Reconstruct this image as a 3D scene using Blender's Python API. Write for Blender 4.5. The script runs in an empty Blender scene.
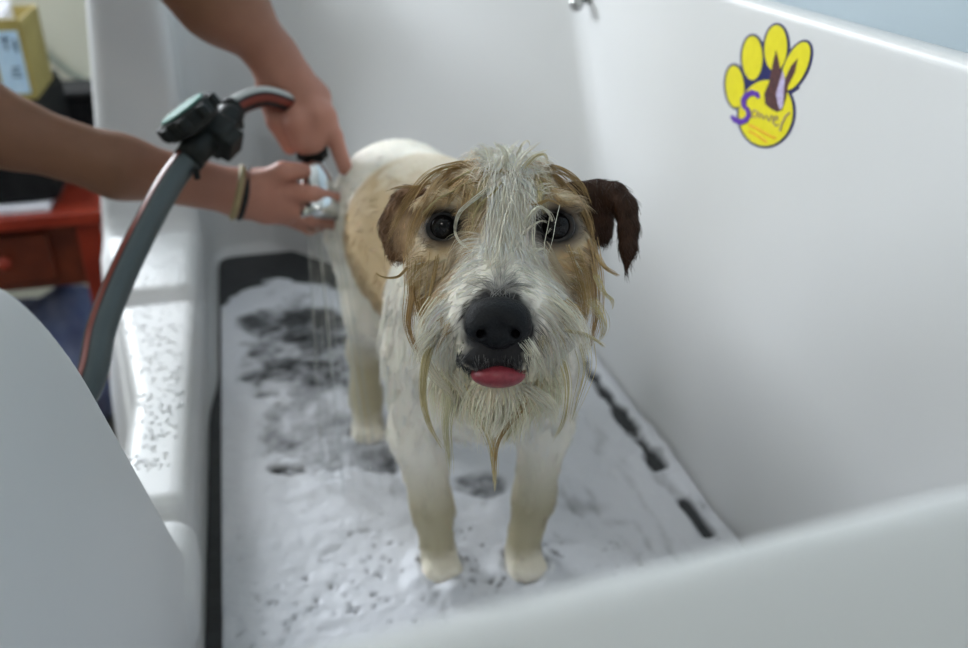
import bpy, math, random
import numpy as np
from mathutils import Vector, Matrix
from mathutils.kdtree import KDTree

rng = np.random.default_rng(7)
random.seed(7)
SC = bpy.context.scene
COL = SC.collection
V = lambda *a: np.array(a, dtype=float)

# ------------------------------------------------------------------ camera geometry (tub axes: x right, y along the tub, z up)
FPX, CX, CY = 900.0, 484.0, 324.0
CAM = V(0, 0, .62)
_p = math.atan(472 / 900.0); _y = math.atan(265 / math.hypot(472, 900))
FW = V(math.sin(_y) * math.cos(_p), math.cos(_y) * math.cos(_p), -math.sin(_p))
RT = V(math.cos(_y), -math.sin(_y), 0)
UP = np.cross(RT, FW)
def ray(u, v): return FW + RT * (u - CX) / FPX - UP * (v - CY) / FPX
def atd(u, v, D): return CAM + ray(u, v) * D
def onz(u, v, z=0.):
    d = ray(u, v); return CAM + d * (z - CAM[2]) / d[2]
def onx(u, v, x):
    d = ray(u, v); return CAM + d * x / d[0]
def ony(u, v, y):
    d = ray(u, v); return CAM + d * y / d[1]

# ------------------------------------------------------------------ tags / objects
def tag(o, label=None, cat=None, group=None, kind=None):
    if label: o['label'] = label
    if cat: o['category'] = cat
    if group: o['group'] = group
    if kind: o['kind'] = kind
    return o
def empty(name, loc, **k):
    o = bpy.data.objects.new(name, None); COL.objects.link(o); o.location = Vector(loc); o.empty_display_size = .02
    bpy.context.view_layer.update()
    return tag(o, **k)
def add_mesh(name, verts, faces, mat, parent=None, smooth=True, colors=None, **k):
    me = bpy.data.meshes.new(name)
    verts = np.asarray(verts, dtype=float)
    if isinstance(faces, np.ndarray):
        n, c = faces.shape
        me.vertices.add(len(verts)); me.vertices.foreach_set('co', verts.astype(np.float32).ravel())
        me.loops.add(n * c); me.loops.foreach_set('vertex_index', faces.astype(np.int32).ravel())
        me.polygons.add(n); me.polygons.foreach_set('loop_start', np.arange(0, n * c, c, dtype=np.int32))
        me.update(calc_edges=True); me.validate()
    else:
        me.from_pydata([tuple(v) for v in verts], [], faces)
    if colors is not None:
        a = me.color_attributes.new('tint', 'FLOAT_COLOR', 'POINT')
        c4 = np.ones((len(verts), 4), np.float32); c4[:, :3] = colors
        a.data.foreach_set('color', c4.ravel())
    if smooth: me.polygons.foreach_set('use_smooth', [True] * len(me.polygons))
    me.materials.append(mat)
    o = bpy.data.objects.new(name, me); COL.objects.link(o)
    if parent is not None:
        o.parent = parent
        m = parent.matrix_world
        o.matrix_parent_inverse = Matrix.Translation(-m.translation)
    else:
        # origin at base centre
        c = Vector((float(verts[:, 0].mean()), float(verts[:, 1].mean()), float(verts[:, 2].min())))
        me.transform(Matrix.Translation(-c)); o.location = c
        bpy.context.view_layer.update()
    return tag(o, **k)

# ------------------------------------------------------------------ SDF toolkit
def smin(a, b, k):
    if k <= 0: return np.minimum(a, b)
    h = np.clip(.5 + .5 * (b - a) / k, 0, 1)
    return b + (a - b) * h - k * h * (1 - h)
def smax(a, b, k): return -smin(-a, -b, k)
def cone(P, a, b, ra, rb):
    a = np.asarray(a, np.float32); ba = np.asarray(b, np.float32) - a
    pa = P - a
    h = np.clip((pa @ ba) / max(float(ba @ ba), 1e-12), 0, 1)
    return np.linalg.norm(pa - h[:, None] * ba, axis=1) - (ra + (rb - ra) * h)
def chain(P, pts, rs, k=.003):
    d = None
    for i in range(len(pts) - 1):
        e = cone(P, pts[i], pts[i + 1], rs[i], rs[i + 1])
        d = e if d is None else smin(d, e, k)
    return d
def ell(P, c, r, M=None):
    q = P - np.asarray(c, np.float32)
    if M is not None: q = q @ np.asarray(M, np.float32)      # columns of M = local axes
    r = np.asarray(r, np.float32)
    k0 = np.linalg.norm(q / r, axis=1); k1 = np.linalg.norm(q / (r * r), axis=1) + 1e-9
    return k0 * (k0 - 1) / k1
def rbox(P, c, h, r, M=None):
    q = P - np.asarray(c, np.float32)
    if M is not None: q = q @ np.asarray(M, np.float32)
    q = np.abs(q) - (np.asarray(h, np.float32) - r)
    return np.linalg.norm(np.maximum(q, 0), axis=1) + np.minimum(q.max(axis=1), 0) - r
def axis_coords(spec):
    """spec: list of (start, end, step) segments"""
    out = [spec[0][0]]
    for s, e, st in spec:
        n = max(1, int(round((e - s) / st)))
        out += list(s + (e - s) * (np.arange(n) + 1) / n)
    return np.array(out, np.float32)
def sdf_mesh(f, X, Y, Z, proj=2, B=12):
    X, Y, Z = [np.asarray(a, np.float32) for a in (X, Y, Z)]
    nx, ny, nz = len(X), len(Y), len(Z)
    W = np.ones((nx, ny, nz), np.float32)
    jobs = []
    for i in range(0, nx, B):
        for j in range(0, ny, B):
            for k in range(0, nz, B):
                i2, j2, k2 = min(i + B, nx) - 1, min(j + B, ny) - 1, min(k + B, nz) - 1
                c = [(X[i] + X[i2]) / 2, (Y[j] + Y[j2]) / 2, (Z[k] + Z[k2]) / 2]
                r = .5 * math.sqrt((X[i2] - X[i]) ** 2 + (Y[j2] - Y[j]) ** 2 + (Z[k2] - Z[k]) ** 2)
                jobs.append((i, i2 + 1, j, j2 + 1, k, k2 + 1, c, r))
    cen = np.array([q[6] for q in jobs], np.float32); dc = f(cen)
    for q, d in zip(jobs, dc):
        i, i2, j, j2, k, k2, c, r = q
        if abs(d) > r * 1.25 + .012:
            W[i:i2, j:j2, k:k2] = 1 if d > 0 else -1
        else:
            g = np.stack(np.meshgrid(X[i:i2], Y[j:j2], Z[k:k2], indexing='ij'), -1)
            W[i:i2, j:j2, k:k2] = f(g.reshape(-1, 3)).reshape(g.shape[:3])
    neg = W < 0
    s = sum(neg[a:nx - 1 + a, b:ny - 1 + b, c:nz - 1 + c].astype(np.int8) for a in (0, 1) for b in (0, 1) for c in (0, 1))
    act = (s > 0) & (s < 8)
    ids = np.full(act.shape, -1, np.int64); idx = np.argwhere(act); ids[act] = np.arange(len(idx))
    pos = np.zeros((len(idx), 3)); cnt = np.zeros(len(idx))
    co = [X, Y, Z]
    for ax in range(3):
        o = [a for a in range(3) if a != ax]
        for a in (0, 1):
            for b in (0, 1):
                i0 = idx.copy(); i0[:, o[0]] += a; i0[:, o[1]] += b
                i1 = i0.copy(); i1[:, ax] += 1
                v0 = W[tuple(i0.T)]; v1 = W[tuple(i1.T)]
                m = (v0 < 0) != (v1 < 0)
                t = np.where(m, v0 / np.where(m, v0 - v1, 1), 0)
                p = np.stack([co[q][i0[:, q]] for q in range(3)], 1).astype(float)
                p[:, ax] += t * (co[ax][i1[:, ax]] - co[ax][i0[:, ax]])
                pos[m] += p[m]; cnt[m] += 1
    pos /= cnt[:, None]
    faces = []
    for ax in range(3):
        o = [(ax + 1) % 3, (ax + 2) % 3]
        sl0 = [slice(None)] * 3; sl1 = [slice(None)] * 3
        sl0[ax] = slice(0, -1); sl1[ax] = slice(1, None)
        m = neg[tuple(sl0)] != neg[tuple(sl1)]
        e = np.argwhere(m)
        ok = (e[:, o[0]] > 0) & (e[:, o[1]] > 0) & (e[:, o[0]] < W.shape[o[0]] - 1) & (e[:, o[1]] < W.shape[o[1]] - 1)
        e = e[ok]
        def cell(a, b):
            q = e.copy(); q[:, o[0]] -= a; q[:, o[1]] -= b
            return ids[tuple(q.T)]
        fq = np.stack([cell(1, 1), cell(0, 1), cell(0, 0), cell(1, 0)], 1)
        flip = ~neg[tuple(e.T)]
        fq[flip] = fq[flip][:, ::-1]
        faces.append(fq)
    faces = np.concatenate(faces)
    faces = faces[(faces >= 0).all(1)]
    for _ in range(proj):
        P = pos.astype(np.float32); h = 4e-4
        d = f(P); g = np.stack([(f(P + np.eye(3, dtype=np.float32)[a] * h) - f(P - np.eye(3, dtype=np.float32)[a] * h)) / (2 * h) for a in range(3)], 1)
        st = (d / np.maximum((g * g).sum(1), .2))[:, None] * g
        ln = np.linalg.norm(st, axis=1, keepdims=True)
        pos -= st * np.minimum(1, .003 / np.maximum(ln, 1e-9))
    return pos, faces
def grad(f, P, h=5e-4):
    P = np.asarray(P, np.float32); E = np.eye(3, dtype=np.float32) * h
    g = np.stack([f(P + E[a]) - f(P - E[a]) for a in range(3)], 1)
    return g / (np.linalg.norm(g, axis=1, keepdims=True) + 1e-9)

# ------------------------------------------------------------------ value noise (numpy)
_perm = rng.random((64, 64, 64)).astype(np.float32)
def noise3(P, s):
    q = np.asarray(P, float) * s + 100.; i = np.floor(q).astype(int); f = q - i; f = f * f * (3 - 2 * f)
    r = 0
    for a in (0, 1):
        for b in (0, 1):
            for c in (0, 1):
                w = (f[:, 0] if a else 1 - f[:, 0]) * (f[:, 1] if b else 1 - f[:, 1]) * (f[:, 2] if c else 1 - f[:, 2])
                r = r + w * _perm[(i[:, 0] + a) % 64, (i[:, 1] + b) % 64, (i[:, 2] + c) % 64]
    return r
def fbm(P, s, o=4):
    r = 0; a = .5; t = 0
    for k in range(o):
        r = r + a * noise3(np.asarray(P) + k * 3.7, s * 2 ** k); t += a; a *= .55
    return r / t

# ------------------------------------------------------------------ materials
def mat(name, col=(.8, .8, .8), rough=.5, metal=0., spec=.5, coat=0., sss=0., trans=0., ior=1.45, alpha=1.):
    m = bpy.data.materials.new(name); m.use_nodes = True
    b = m.node_tree.nodes['Principled BSDF']
    b.inputs['Base Color'].default_value = (*col, 1); b.inputs['Roughness'].default_value = rough
    b.inputs['Metallic'].default_value = metal; b.inputs['Specular IOR Level'].default_value = spec
    b.inputs['Coat Weight'].default_value = coat; b.inputs['IOR'].default_value = ior
    b.inputs['Transmission Weight'].default_value = trans; b.inputs['Alpha'].default_value = alpha
    if sss: b.inputs['Subsurface Weight'].default_value = sss; b.inputs['Subsurface Radius'].default_value = (.01, .004, .002); b.inputs['Subsurface Scale'].default_value = 1.
    return m
def nodes(m): return m.node_tree.nodes, m.node_tree.links, m.node_tree.nodes['Principled BSDF']
def vary(m, c1, c2, scale=20, detail=4, bump=0., bscale=None, dist=.002, lo=.35, hi=.65):
    """procedural two-tone noise and optional bump"""
    N, L, b = nodes(m)
    tc = N.new('ShaderNodeTexCoord')
    n = N.new('ShaderNodeTexNoise'); n.inputs['Scale'].default_value = scale; n.inputs['Detail'].default_value = detail
    L.new(tc.outputs['Object'], n.inputs['Vector'])
    r = N.new('ShaderNodeValToRGB'); r.color_ramp.elements[0].color = (*c1, 1); r.color_ramp.elements[1].color = (*c2, 1)
    r.color_ramp.elements[0].position = lo; r.color_ramp.elements[1].position = hi
    L.new(n.outputs['Fac'], r.inputs['Fac']); L.new(r.outputs['Color'], b.inputs['Base Color'])
    if bump:
        n2 = N.new('ShaderNodeTexNoise'); n2.inputs['Scale'].default_value = bscale or scale * 4; n2.inputs['Detail'].default_value = 3
        L.new(tc.outputs['Object'], n2.inputs['Vector'])
        bp = N.new('ShaderNodeBump'); bp.inputs['Strength'].default_value = bump; bp.inputs['Distance'].default_value = dist
        L.new(n2.outputs['Fac'], bp.inputs['Height']); L.new(bp.outputs['Normal'], b.inputs['Normal'])
    return m
def tinted(m):
    N, L, b = nodes(m)
    a = N.new('ShaderNodeAttribute'); a.attribute_name = 'tint'; L.new(a.outputs['Color'], b.inputs['Base Color'])
    return m
def sc(r, g, b):
    f = lambda c: (c / 255 / 12.92) if c / 255 <= .04045 else ((c / 255 + .055) / 1.055) ** 2.4
    return (f(r), f(g), f(b))

M = {}
M['tub'] = vary(mat('tub_gelcoat', rough=.38, spec=.3), (.66, .665, .67), (.69, .695, .70), 3, 3)
M['panel'] = vary(mat('tub_panel', rough=.5), (.45, .46, .47), (.5, .51, .52), 5)
M['rubber'] = vary(mat('black_rubber', rough=.4), (.010, .012, .014), (.022, .025, .028), 60, 4, .4, 300, .0008)
M['matte'] = vary(mat('matte_black', rough=.75, spec=.2), (.006, .006, .007), (.012, .012, .013), 40)
M['plastic'] = vary(mat('black_plastic', rough=.5, spec=.25), (.008, .010, .010), (.016, .018, .018), 40)
M['teal'] = vary(mat('teal_plastic', rough=.6, spec=.2), sc(66, 118, 108), sc(84, 134, 122), 90)
M['chrome'] = vary(mat('chrome', rough=.16, metal=1.), (.62, .64, .66), (.72, .74, .76), 30)
M['steel'] = vary(mat('brushed_steel', rough=.35, metal=1.), (.4, .41, .42), (.5, .5, .5), 50)

# ------------------------------------------------------------------ generic builders
def tube(pts, rad, seg=16, name='tube', mat_=None, parent=None, colorf=None, caps=True, sub=6, ref=None, **k):
    P = np.array(pts, float)
    if sub > 1:
        Q = []; R_ = []
        rr = np.array([rad] * len(P)) if np.isscalar(rad) else np.array(rad, float)
        Pe = np.vstack([2 * P[0] - P[1], P, 2 * P[-1] - P[-2]])
        for i in range(len(P) - 1):
            p0, p1, p2, p3 = Pe[i:i + 4]
            for t in np.linspace(0, 1, sub, endpoint=False):
                Q.append(.5 * ((2 * p1) + (-p0 + p2) * t + (2 * p0 - 5 * p1 + 4 * p2 - p3) * t * t + (-p0 + 3 * p1 - 3 * p2 + p3) * t ** 3))
                R_.append(rr[i] + (rr[i + 1] - rr[i]) * t)
        Q.append(P[-1]); R_.append(rr[-1]); P = np.array(Q); rad = np.array(R_)
    else:
        rad = np.array([rad] * len(P)) if np.isscalar(rad) else np.array(rad, float)
    n = len(P); T = np.gradient(P, axis=0); T /= np.linalg.norm(T, axis=1, keepdims=True) + 1e-12
    up = np.array(ref if ref is not None else (0, 0, 1.)); 
    if abs(T[0] @ up) > .95: up = np.array((1., 0, 0))
    A = np.cross(T[0], up); A /= np.linalg.norm(A)
    vs = []; cs = []
    for i in range(n):
        A = A - T[i] * (A @ T[i]); A /= np.linalg.norm(A); Bn = np.cross(T[i], A)
        for j in range(seg):
            a = 2 * math.pi * j / seg
            vs.append(P[i] + rad[i] * (A * math.cos(a) + Bn * math.sin(a)))
            if colorf: cs.append(colorf(a, i / (n - 1)))
    fs = [(i * seg + j, i * seg + (j + 1) % seg, (i + 1) * seg + (j + 1) % seg, (i + 1) * seg + j) for i in range(n - 1) for j in range(seg)]
    if caps: fs += [tuple(range(seg))[::-1], tuple((n - 1) * seg + j for j in range(seg))]
    return add_mesh(name, vs, fs, mat_, parent, colors=cs if colorf else None, **k)
def frame_from(axis, hint=(0, 0, 1)):
    z = np.array(axis, float); z /= np.linalg.norm(z)
    x = np.cross(np.array(hint, float), z)
    if np.linalg.norm(x) < 1e-3: x = np.cross((1., 0, 0), z)
    x /= np.linalg.norm(x); y = np.cross(z, x)
    return np.stack([x, y, z], 1)
def lathe(name, origin, axis, prof, mat_, parent=None, seg=40, **k):
    """prof: list of (radius, height along axis)"""
    Mx = frame_from(axis); vs = []; n = len(prof)
    for r, h in prof:
        for j in range(seg):
            a = 2 * math.pi * j / seg
            vs.append(np.array(origin) + Mx @ V(r * math.cos(a), r * math.sin(a), h))
    fs = [(i * seg + j, i * seg + (j + 1) % seg, (i + 1) * seg + (j + 1) % seg, (i + 1) * seg + j) for i in range(n - 1) for j in range(seg)]
    fs += [tuple(range(seg))[::-1], tuple((n - 1) * seg + j for j in range(seg))]
    o = add_mesh(name, vs, fs, mat_, parent, **k)
    return o
def box(name, lo, hi, mat_, parent=None, bev=.003, rot=0, **k):
    lo = np.array(lo, float); hi = np.array(hi, float); c = (lo + hi) / 2
    vs = np.array([[x, y, z] for x in (lo[0], hi[0]) for y in (lo[1], hi[1]) for z in (lo[2], hi[2])])
    if rot:
        R_ = np.array([[math.cos(rot), -math.sin(rot), 0], [math.sin(rot), math.cos(rot), 0], [0, 0, 1]])
        vs = (vs - c) @ R_.T + c
    fs = [(0, 1, 3, 2), (4, 6, 7, 5), (0, 4, 5, 1), (2, 3, 7, 6), (0, 2, 6, 4), (1, 5, 7, 3)]
    o = add_mesh(name, vs, fs, mat_, parent, smooth=False, **k)
    if bev:
        m = o.modifiers.new('bevel', 'BEVEL'); m.width = bev; m.segments = 3
    return o
def poly_plate(name, pts2, origin, ax, ay, thick, mat_, parent=None, base=0., **k):
    """flat plate from a 2-D outline in the frame (ax, ay), extruded along ax x ay"""
    ax = np.array(ax, float); ay = np.array(ay, float); n = np.cross(ax, ay); O = np.array(origin, float)
    a = [O + ax * p[0] + ay * p[1] + n * base for p in pts2]; b = [p + n * thick for p in a]; m = len(a)
    fs = [tuple(range(m))[::-1], tuple(range(m, 2 * m))] + [(i, (i + 1) % m, m + (i + 1) % m, m + i) for i in range(m)]
    return add_mesh(name, a + b, fs, mat_, parent, smooth=False, **k)

# ================================================================== THE ROOM
FLOOR = -.62
RX0, RX1, RY0, RY1, RZ = -2.0, .66, -1.9, 2.75, 1.95
M['room_wall'] = vary(mat('painted_wall', rough=.8), sc(200, 200, 184), sc(208, 207, 192), 2, 4, .15, 250, .0005)
M['room_floor'] = vary(mat('vinyl_floor', rough=.45), sc(96, 92, 88), sc(120, 115, 108), 6, 5)
M['ceiling'] = vary(mat('ceiling_paint', rough=.9), sc(225, 225, 220), sc(232, 232, 228), 2)
M['frame'] = vary(mat('window_frame', rough=.4), (.7, .7, .7), (.75, .75, .75), 5)
st = dict(kind='structure')
box('floor', (RX0, RY0, FLOOR - .1), (RX1, RY1, FLOOR), M['room_floor'], bev=0, **st)
box('ceiling', (RX0, RY0, RZ), (RX1, RY1, RZ + .1), M['ceiling'], bev=0, **st)
def wall_with_hole(name, axis, pos, a0, a1, hole, thick):
    """wall perpendicular to axis ('x' or 'y') with one rectangular window hole (a0,a1,z0,z1)"""
    t0, t1 = (pos, pos + thick)
    rects = [(a0, a1, FLOOR, RZ)] if hole is None else [(a0, hole[0], FLOOR, RZ), (hole[1], a1, FLOOR, RZ), (hole[0], hole[1], FLOOR, hole[2]), (hole[0], hole[1], hole[3], RZ)]
    vs = []; fs = []
    for (b0, b1, z0, z1) in rects:
        lo = (min(t0, t1), b0, z0) if axis == 'x' else (b0, min(t0, t1), z0)
        hi = (max(t0, t1), b1, z1) if axis == 'x' else (b1, max(t0, t1), z1)
        n = len(vs)
        vs += [[x, y, z] for x in (lo[0], hi[0]) for y in (lo[1], hi[1]) for z in (lo[2], hi[2])]
        fs += [tuple(n + q for q in f) for f in [(0, 1, 3, 2), (4, 6, 7, 5), (0, 4, 5, 1), (2, 3, 7, 6), (0, 2, 6, 4), (1, 5, 7, 3)]]
    add_mesh(name, vs, fs, M['room_wall'], smooth=False, **st)
W_BACK = (-1.56, -.56, .92, 1.5)
W_LEFT = (1.1, 2.5, .45, 1.75)
wall_with_hole('wall_back', 'y', RY1, RX0 - .1, RX1 + .1, W_BACK, .1)
wall_with_hole('wall_front', 'y', RY0, RX0 - .1, RX1 + .1, None, -.1)
bpy.data.objects['wall_front'].data.materials[0] = vary(mat('low_bounce_sage', rough=.8), sc(112, 120, 114), sc(122, 130, 124), 2, 3)  # unseen wall made dark to cut bounce light on the front rim
wall_with_hole('wall_left', 'x', RX0, RY0, RY1, W_LEFT, -.1)
wr = wall_with_hole('wall_right', 'x', RX1, RY0, RY1, None, .1)
bpy.data.objects['wall_right'].data.materials[0] = vary(mat('blue_grey_paint', rough=.6), sc(176, 190, 198), sc(182, 196, 204), 2, 3)
gm = bpy.data.materials.new('window_glass'); gm.use_nodes = True
N = gm.node_tree.nodes; L = gm.node_tree.links; N.clear()
_o = N.new('ShaderNodeOutputMaterial'); _t = N.new('ShaderNodeBsdfTransparent'); _g = N.new('ShaderNodeBsdfGlossy'); _m = N.new('ShaderNodeMixShader')
_g.inputs['Roughness'].default_value = .02; _m.inputs['Fac'].default_value = .06
L.new(_t.outputs[0], _m.inputs[1]); L.new(_g.outputs[0], _m.inputs[2]); L.new(_m.outputs[0], _o.inputs[0])
def window(name, axis, pos, hole, out):
    a0, a1, z0, z1 = hole; mid = (a0 + a1) / 2
    w = .04; bars = [(a0, a0 + w, z0, z1), (a1 - w, a1, z0, z1), (a0 + w, a1 - w, z0, z0 + w), (a0 + w, a1 - w, z1 - w, z1), (mid - w / 2, mid + w / 2, z0 + w, z1 - w)]
    vs = []; fs = []
    for (b0, b1, c0, c1) in bars:
        n = len(vs); t = sorted((pos + out * .02, pos + out * .07))
        lo = (t[0], b0, c0) if axis == 'x' else (b0, t[0], c0); hi = (t[1], b1, c1) if axis == 'x' else (b1, t[1], c1)
        vs += [[x, y, z] for x in (lo[0], hi[0]) for y in (lo[1], hi[1]) for z in (lo[2], hi[2])]
        fs += [tuple(n + q for q in f) for f in [(0, 1, 3, 2), (4, 6, 7, 5), (0, 4, 5, 1), (2, 3, 7, 6), (0, 2, 6, 4), (1, 5, 7, 3)]]
    r = add_mesh(name, vs, fs, M['frame'], smooth=False, **st)
    p = pos + out * .045
    q = [(p, a0, z0), (p, a1, z0), (p, a1, z1), (p, a0, z1)] if axis == 'x' else [(a0, p, z0), (a1, p, z0), (a1, p, z1), (a0, p, z1)]
    add_mesh('pane', q, [(0, 1, 2, 3)], gm, r, smooth=False)
window('window_1', 'y', RY1, W_BACK, 1)
window('window_2', 'x', RX0, W_LEFT, -1)
def area(name, loc, size, energy, col, direction):
    ld = bpy.data.lights.new(name, 'AREA'); ld.shape = 'RECTANGLE'; ld.size, ld.size_y = size; ld.energy = energy; ld.color = col
    o = bpy.data.objects.new(name, ld); COL.objects.link(o); o.location = loc
    o.rotation_euler = Vector(direction).to_track_quat('-Z', 'Z' if abs(direction[2]) < .9 else 'Y').to_euler()
    return o
LIGHT = dict(back=150, left=30, ceil=20)
area('daylight_back', ((W_BACK[0] + W_BACK[1]) / 2, RY1 + .14, (W_BACK[2] + W_BACK[3]) / 2), (W_BACK[1] - W_BACK[0], W_BACK[3] - W_BACK[2]), LIGHT['back'], (.89, .945, 1), (0, -1, 0))
area('daylight_left', (RX0 - .14, (W_LEFT[0] + W_LEFT[1]) / 2, (W_LEFT[2] + W_LEFT[3]) / 2), (W_LEFT[1] - W_LEFT[0], W_LEFT[3] - W_LEFT[2]), LIGHT['left'], (.87, .935, 1), (1, 0, 0))
# unseen ceiling lamp, added to put a glint in the dog's eyes
lampo = empty('eye_glint_lamp', (-.5, -.8, RZ - .06), label='white square lamp added behind the camera for the eye highlight', cat='lamp')
box('housing', (-.72, -1.02, RZ - .055), (-.28, -.58, RZ), M['frame'], lampo)
em = mat('lamp_diffuser', (.9, .9, .9)); em.node_tree.nodes['Principled BSDF'].inputs['Emission Color'].default_value = (1, .95, .88, 1)
em.node_tree.nodes['Principled BSDF'].inputs['Emission Strength'].default_value = 15.
box('diffuser', (-.68, -.98, RZ - .07), (-.32, -.62, RZ - .056), em, lampo)
w = bpy.data.worlds.new('sky'); SC.world = w; w.use_nodes = True
bg = w.node_tree.nodes['Background']; bg.inputs['Color'].default_value = (.72, .85, 1, 1); bg.inputs['Strength'].default_value = 1.2

# ================================================================== TUB
XL, XR, YF, YB, RIM = -.098, .430, .115, 1.545, .507
def tub_cav2(P):
    x, y = P[:, 0], P[:, 1]
    x0, x1, y0, y1 = XL, XR, YF, YB
    d = smax(smax(x0 - x, x - x1, .0), y - y1, .07)
    d = smax(d, y0 + .06 * (x - .03) - y, .05)
    # angled wall at the back right
    n = V(.78, .62); n /= np.linalg.norm(n)
    d = smax(d, (x - .43) * n[0] + (y - (1.07 + (np.maximum(P[:, 2], .2) - .3) * .57)) * n[1], .014)
    return d
def tub_f(P):
    x, y, z = P[:, 0], P[:, 1], P[:, 2]
    out = rbox(P, (.0455, .82, .1535), (.4055, .92, .3535), .007)
    out = smax(out, (z - RIM) * .84 + (.100 - y) * .54, .02)
    lp = (-.203 - (.45 - z) * .12 + np.clip(1.38 - y, 0, .5) * .16) - x
    out = smax(out, lp, .03)
    cav = smax(tub_cav2(P), -.012 - z, .02)
    d = smax(out, -cav, .008)
    nl = math.hypot(.197, .274)
    sh = smax(((y - .464) * .832 + (z - .368) * .555), ((y - .385) * .515 + (z - .465) * .857), .04)
    sh = smax(sh, z - RIM, .05)
    notch = smax(-sh, .088 - z, .03)
    notch = smax(notch, y - (1.395 + .03 * np.clip(.4 - z, 0, .4)), .05)
    notch = np.maximum(notch, x + .03)
    d = smax(d, -notch, .028)
    # moulded pads of the low side ledge
    pad = rbox(P, (-.162, .905, .088), (.064, .213, .017), .012)
    pad2 = rbox(P, (-.170, 1.25, .090), (.071, .110, .022), .02)
    pad3 = rbox(P, (-.125, .628, .062), (.034, .060, .034), .022)
    pad = smax(pad, lp + .008, .012); pad2 = smax(pad2, lp + .008, .012)
    d = smin(d, pad, .004); d = smin(d, pad2, .006); d = smin(d, pad3, .004)
    return d
tub = empty('dog_washing_tub', (.165, .82, FLOOR), label='white moulded dog washing tub with a low ledge on its left side', cat='tub')
v, f = sdf_mesh(tub_f, axis_coords([(-.33, -.20, .01), (-.20, -.05, .005), (-.05, .40, .01), (.40, .48, .004)]), axis_coords([(-.13, .04, .008), (.04, .14, .004), (.14, .30, .008), (.30, .78, .005), (.78, 1.6, .007), (1.6, 1.77, .012)]), axis_coords([(-.22, -.03, .01), (-.03, .14, .005), (.14, .45, .008), (.45, .53, .005)]))
add_mesh('tub_shell', v, f, M['tub'], tub)
box('cabinet', (-.19, -.07, FLOOR + .08), (.45, 1.71, -.19), M['panel'], tub, .01)
box('plinth', (-.14, -.02, FLOOR), (.41, 1.66, FLOOR + .09), M['plastic'], tub, .01)

# ================================================================== MAT + FOAM
def rounded(pts, r=.02, n=5):
    out = []; m = len(pts)
    for i in range(m):
        p0, p1, p2 = [np.array(pts[(i + q) % m], float) for q in (-1, 0, 1)]
        a = p0 - p1; b = p2 - p1; la, lb = np.linalg.norm(a), np.linalg.norm(b); rr = min(r, la * .45, lb * .45)
        a = p1 + a / la * rr; b = p1 + b / lb * rr
        for t in np.linspace(0, 1, n): out.append(tuple((1 - t) ** 2 * a + 2 * t * (1 - t) * p1 + t * t * b))
    return out
mo = poly_plate('rubber_bath_mat', rounded([(XL + .004, YF + .02), (XR - .006, YF + .02), (XR - .006, 1.10), (.24, 1.50), (-.083, 1.50), (-.083, 1.08), (XL + .004, 1.0)], .03), (0, 0, -.0105), (1, 0, 0), (0, 1, 0), .010, M['rubber'],
     label='black rubber mat on the tub floor, mostly under white foam', cat='mat')
bm_ = mo.modifiers.new('bevel', 'BEVEL'); bm_.width = .002; bm_.segments = 2; bm_.limit_method = 'ANGLE'
foam_m = mat('soap_foam', rough=.5, sss=0., spec=.35)
N, L, b = nodes(foam_m)
a = N.new('ShaderNodeAttribute'); a.attribute_name = 'tint'; L.new(a.outputs['Color'], b.inputs['Base Color'])
tc = N.new('ShaderNodeTexCoord'); vo = N.new('ShaderNodeTexVoronoi'); vo.inputs['Scale'].default_value = 160; L.new(tc.outputs['Object'], vo.inputs['Vector'])
no = N.new('ShaderNodeTexNoise'); no.inputs['Scale'].default_value = 55; no.inputs['Detail'].default_value = 5; L.new(tc.outputs['Object'], no.inputs['Vector'])
ad = N.new('ShaderNodeMath'); ad.operation = 'MULTIPLY_ADD'; ad.inputs[1].default_value = .35; L.new(vo.outputs['Distance'], ad.inputs[0]); L.new(no.outputs['Fac'], ad.inputs[2])
bp = N.new('ShaderNodeBump'); bp.inputs['Strength'].default_value = .3; bp.inputs['Distance'].default_value = .003; L.new(ad.outputs[0], bp.inputs['Height']); L.new(bp.outputs['Normal'], b.inputs['Normal'])
fx = np.arange(-.081, .4275, .003); fy = np.arange(YF + .03, 1.46, .003)
GX, GY = np.meshgrid(fx, fy, indexing='ij'); P2 = np.stack([GX.ravel(), GY.ravel(), GX.ravel() * 0], 1)
x, y = P2[:, 0], P2[:, 1]
n1 = fbm(P2, 14, 4); n2 = fbm(P2 + 5, 45, 4); n3 = fbm(P2 + 9, 190, 2); nstreak = fbm(P2 * V(3.2, .8, 1) @ np.array([[.8, .6, 0], [-.6, .8, 0], [0, 0, 1]]) + 3, 18, 4)
cover = 1.0 + (n1 - .5) * .35 + (n2 - .5) * .35
def blob(u, v, ru, rv, amt, sharp=1.):
    """ellipse on the floor whose centre and half extents come from where it lies on the tub floor"""
    global cover
    c = onz(u, v); ex = onz(u + ru, v) - c; ey = onz(u, v - rv) - c
    A = np.array([[ex[0], ey[0]], [ex[1], ey[1]]]); q = np.linalg.solve(A, np.stack([x - c[0], y - c[1]]))
    r = np.sqrt((q ** 2).sum(0)); cover = cover - amt * np.clip((1.15 - r + (n2 - .5) * 1.3 + (n1 - .5) * .8) * sharp, 0, 1)
n4 = fbm(P2 + 11, 100, 3); n5 = fbm(P2 + 17, 30, 5)
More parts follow.
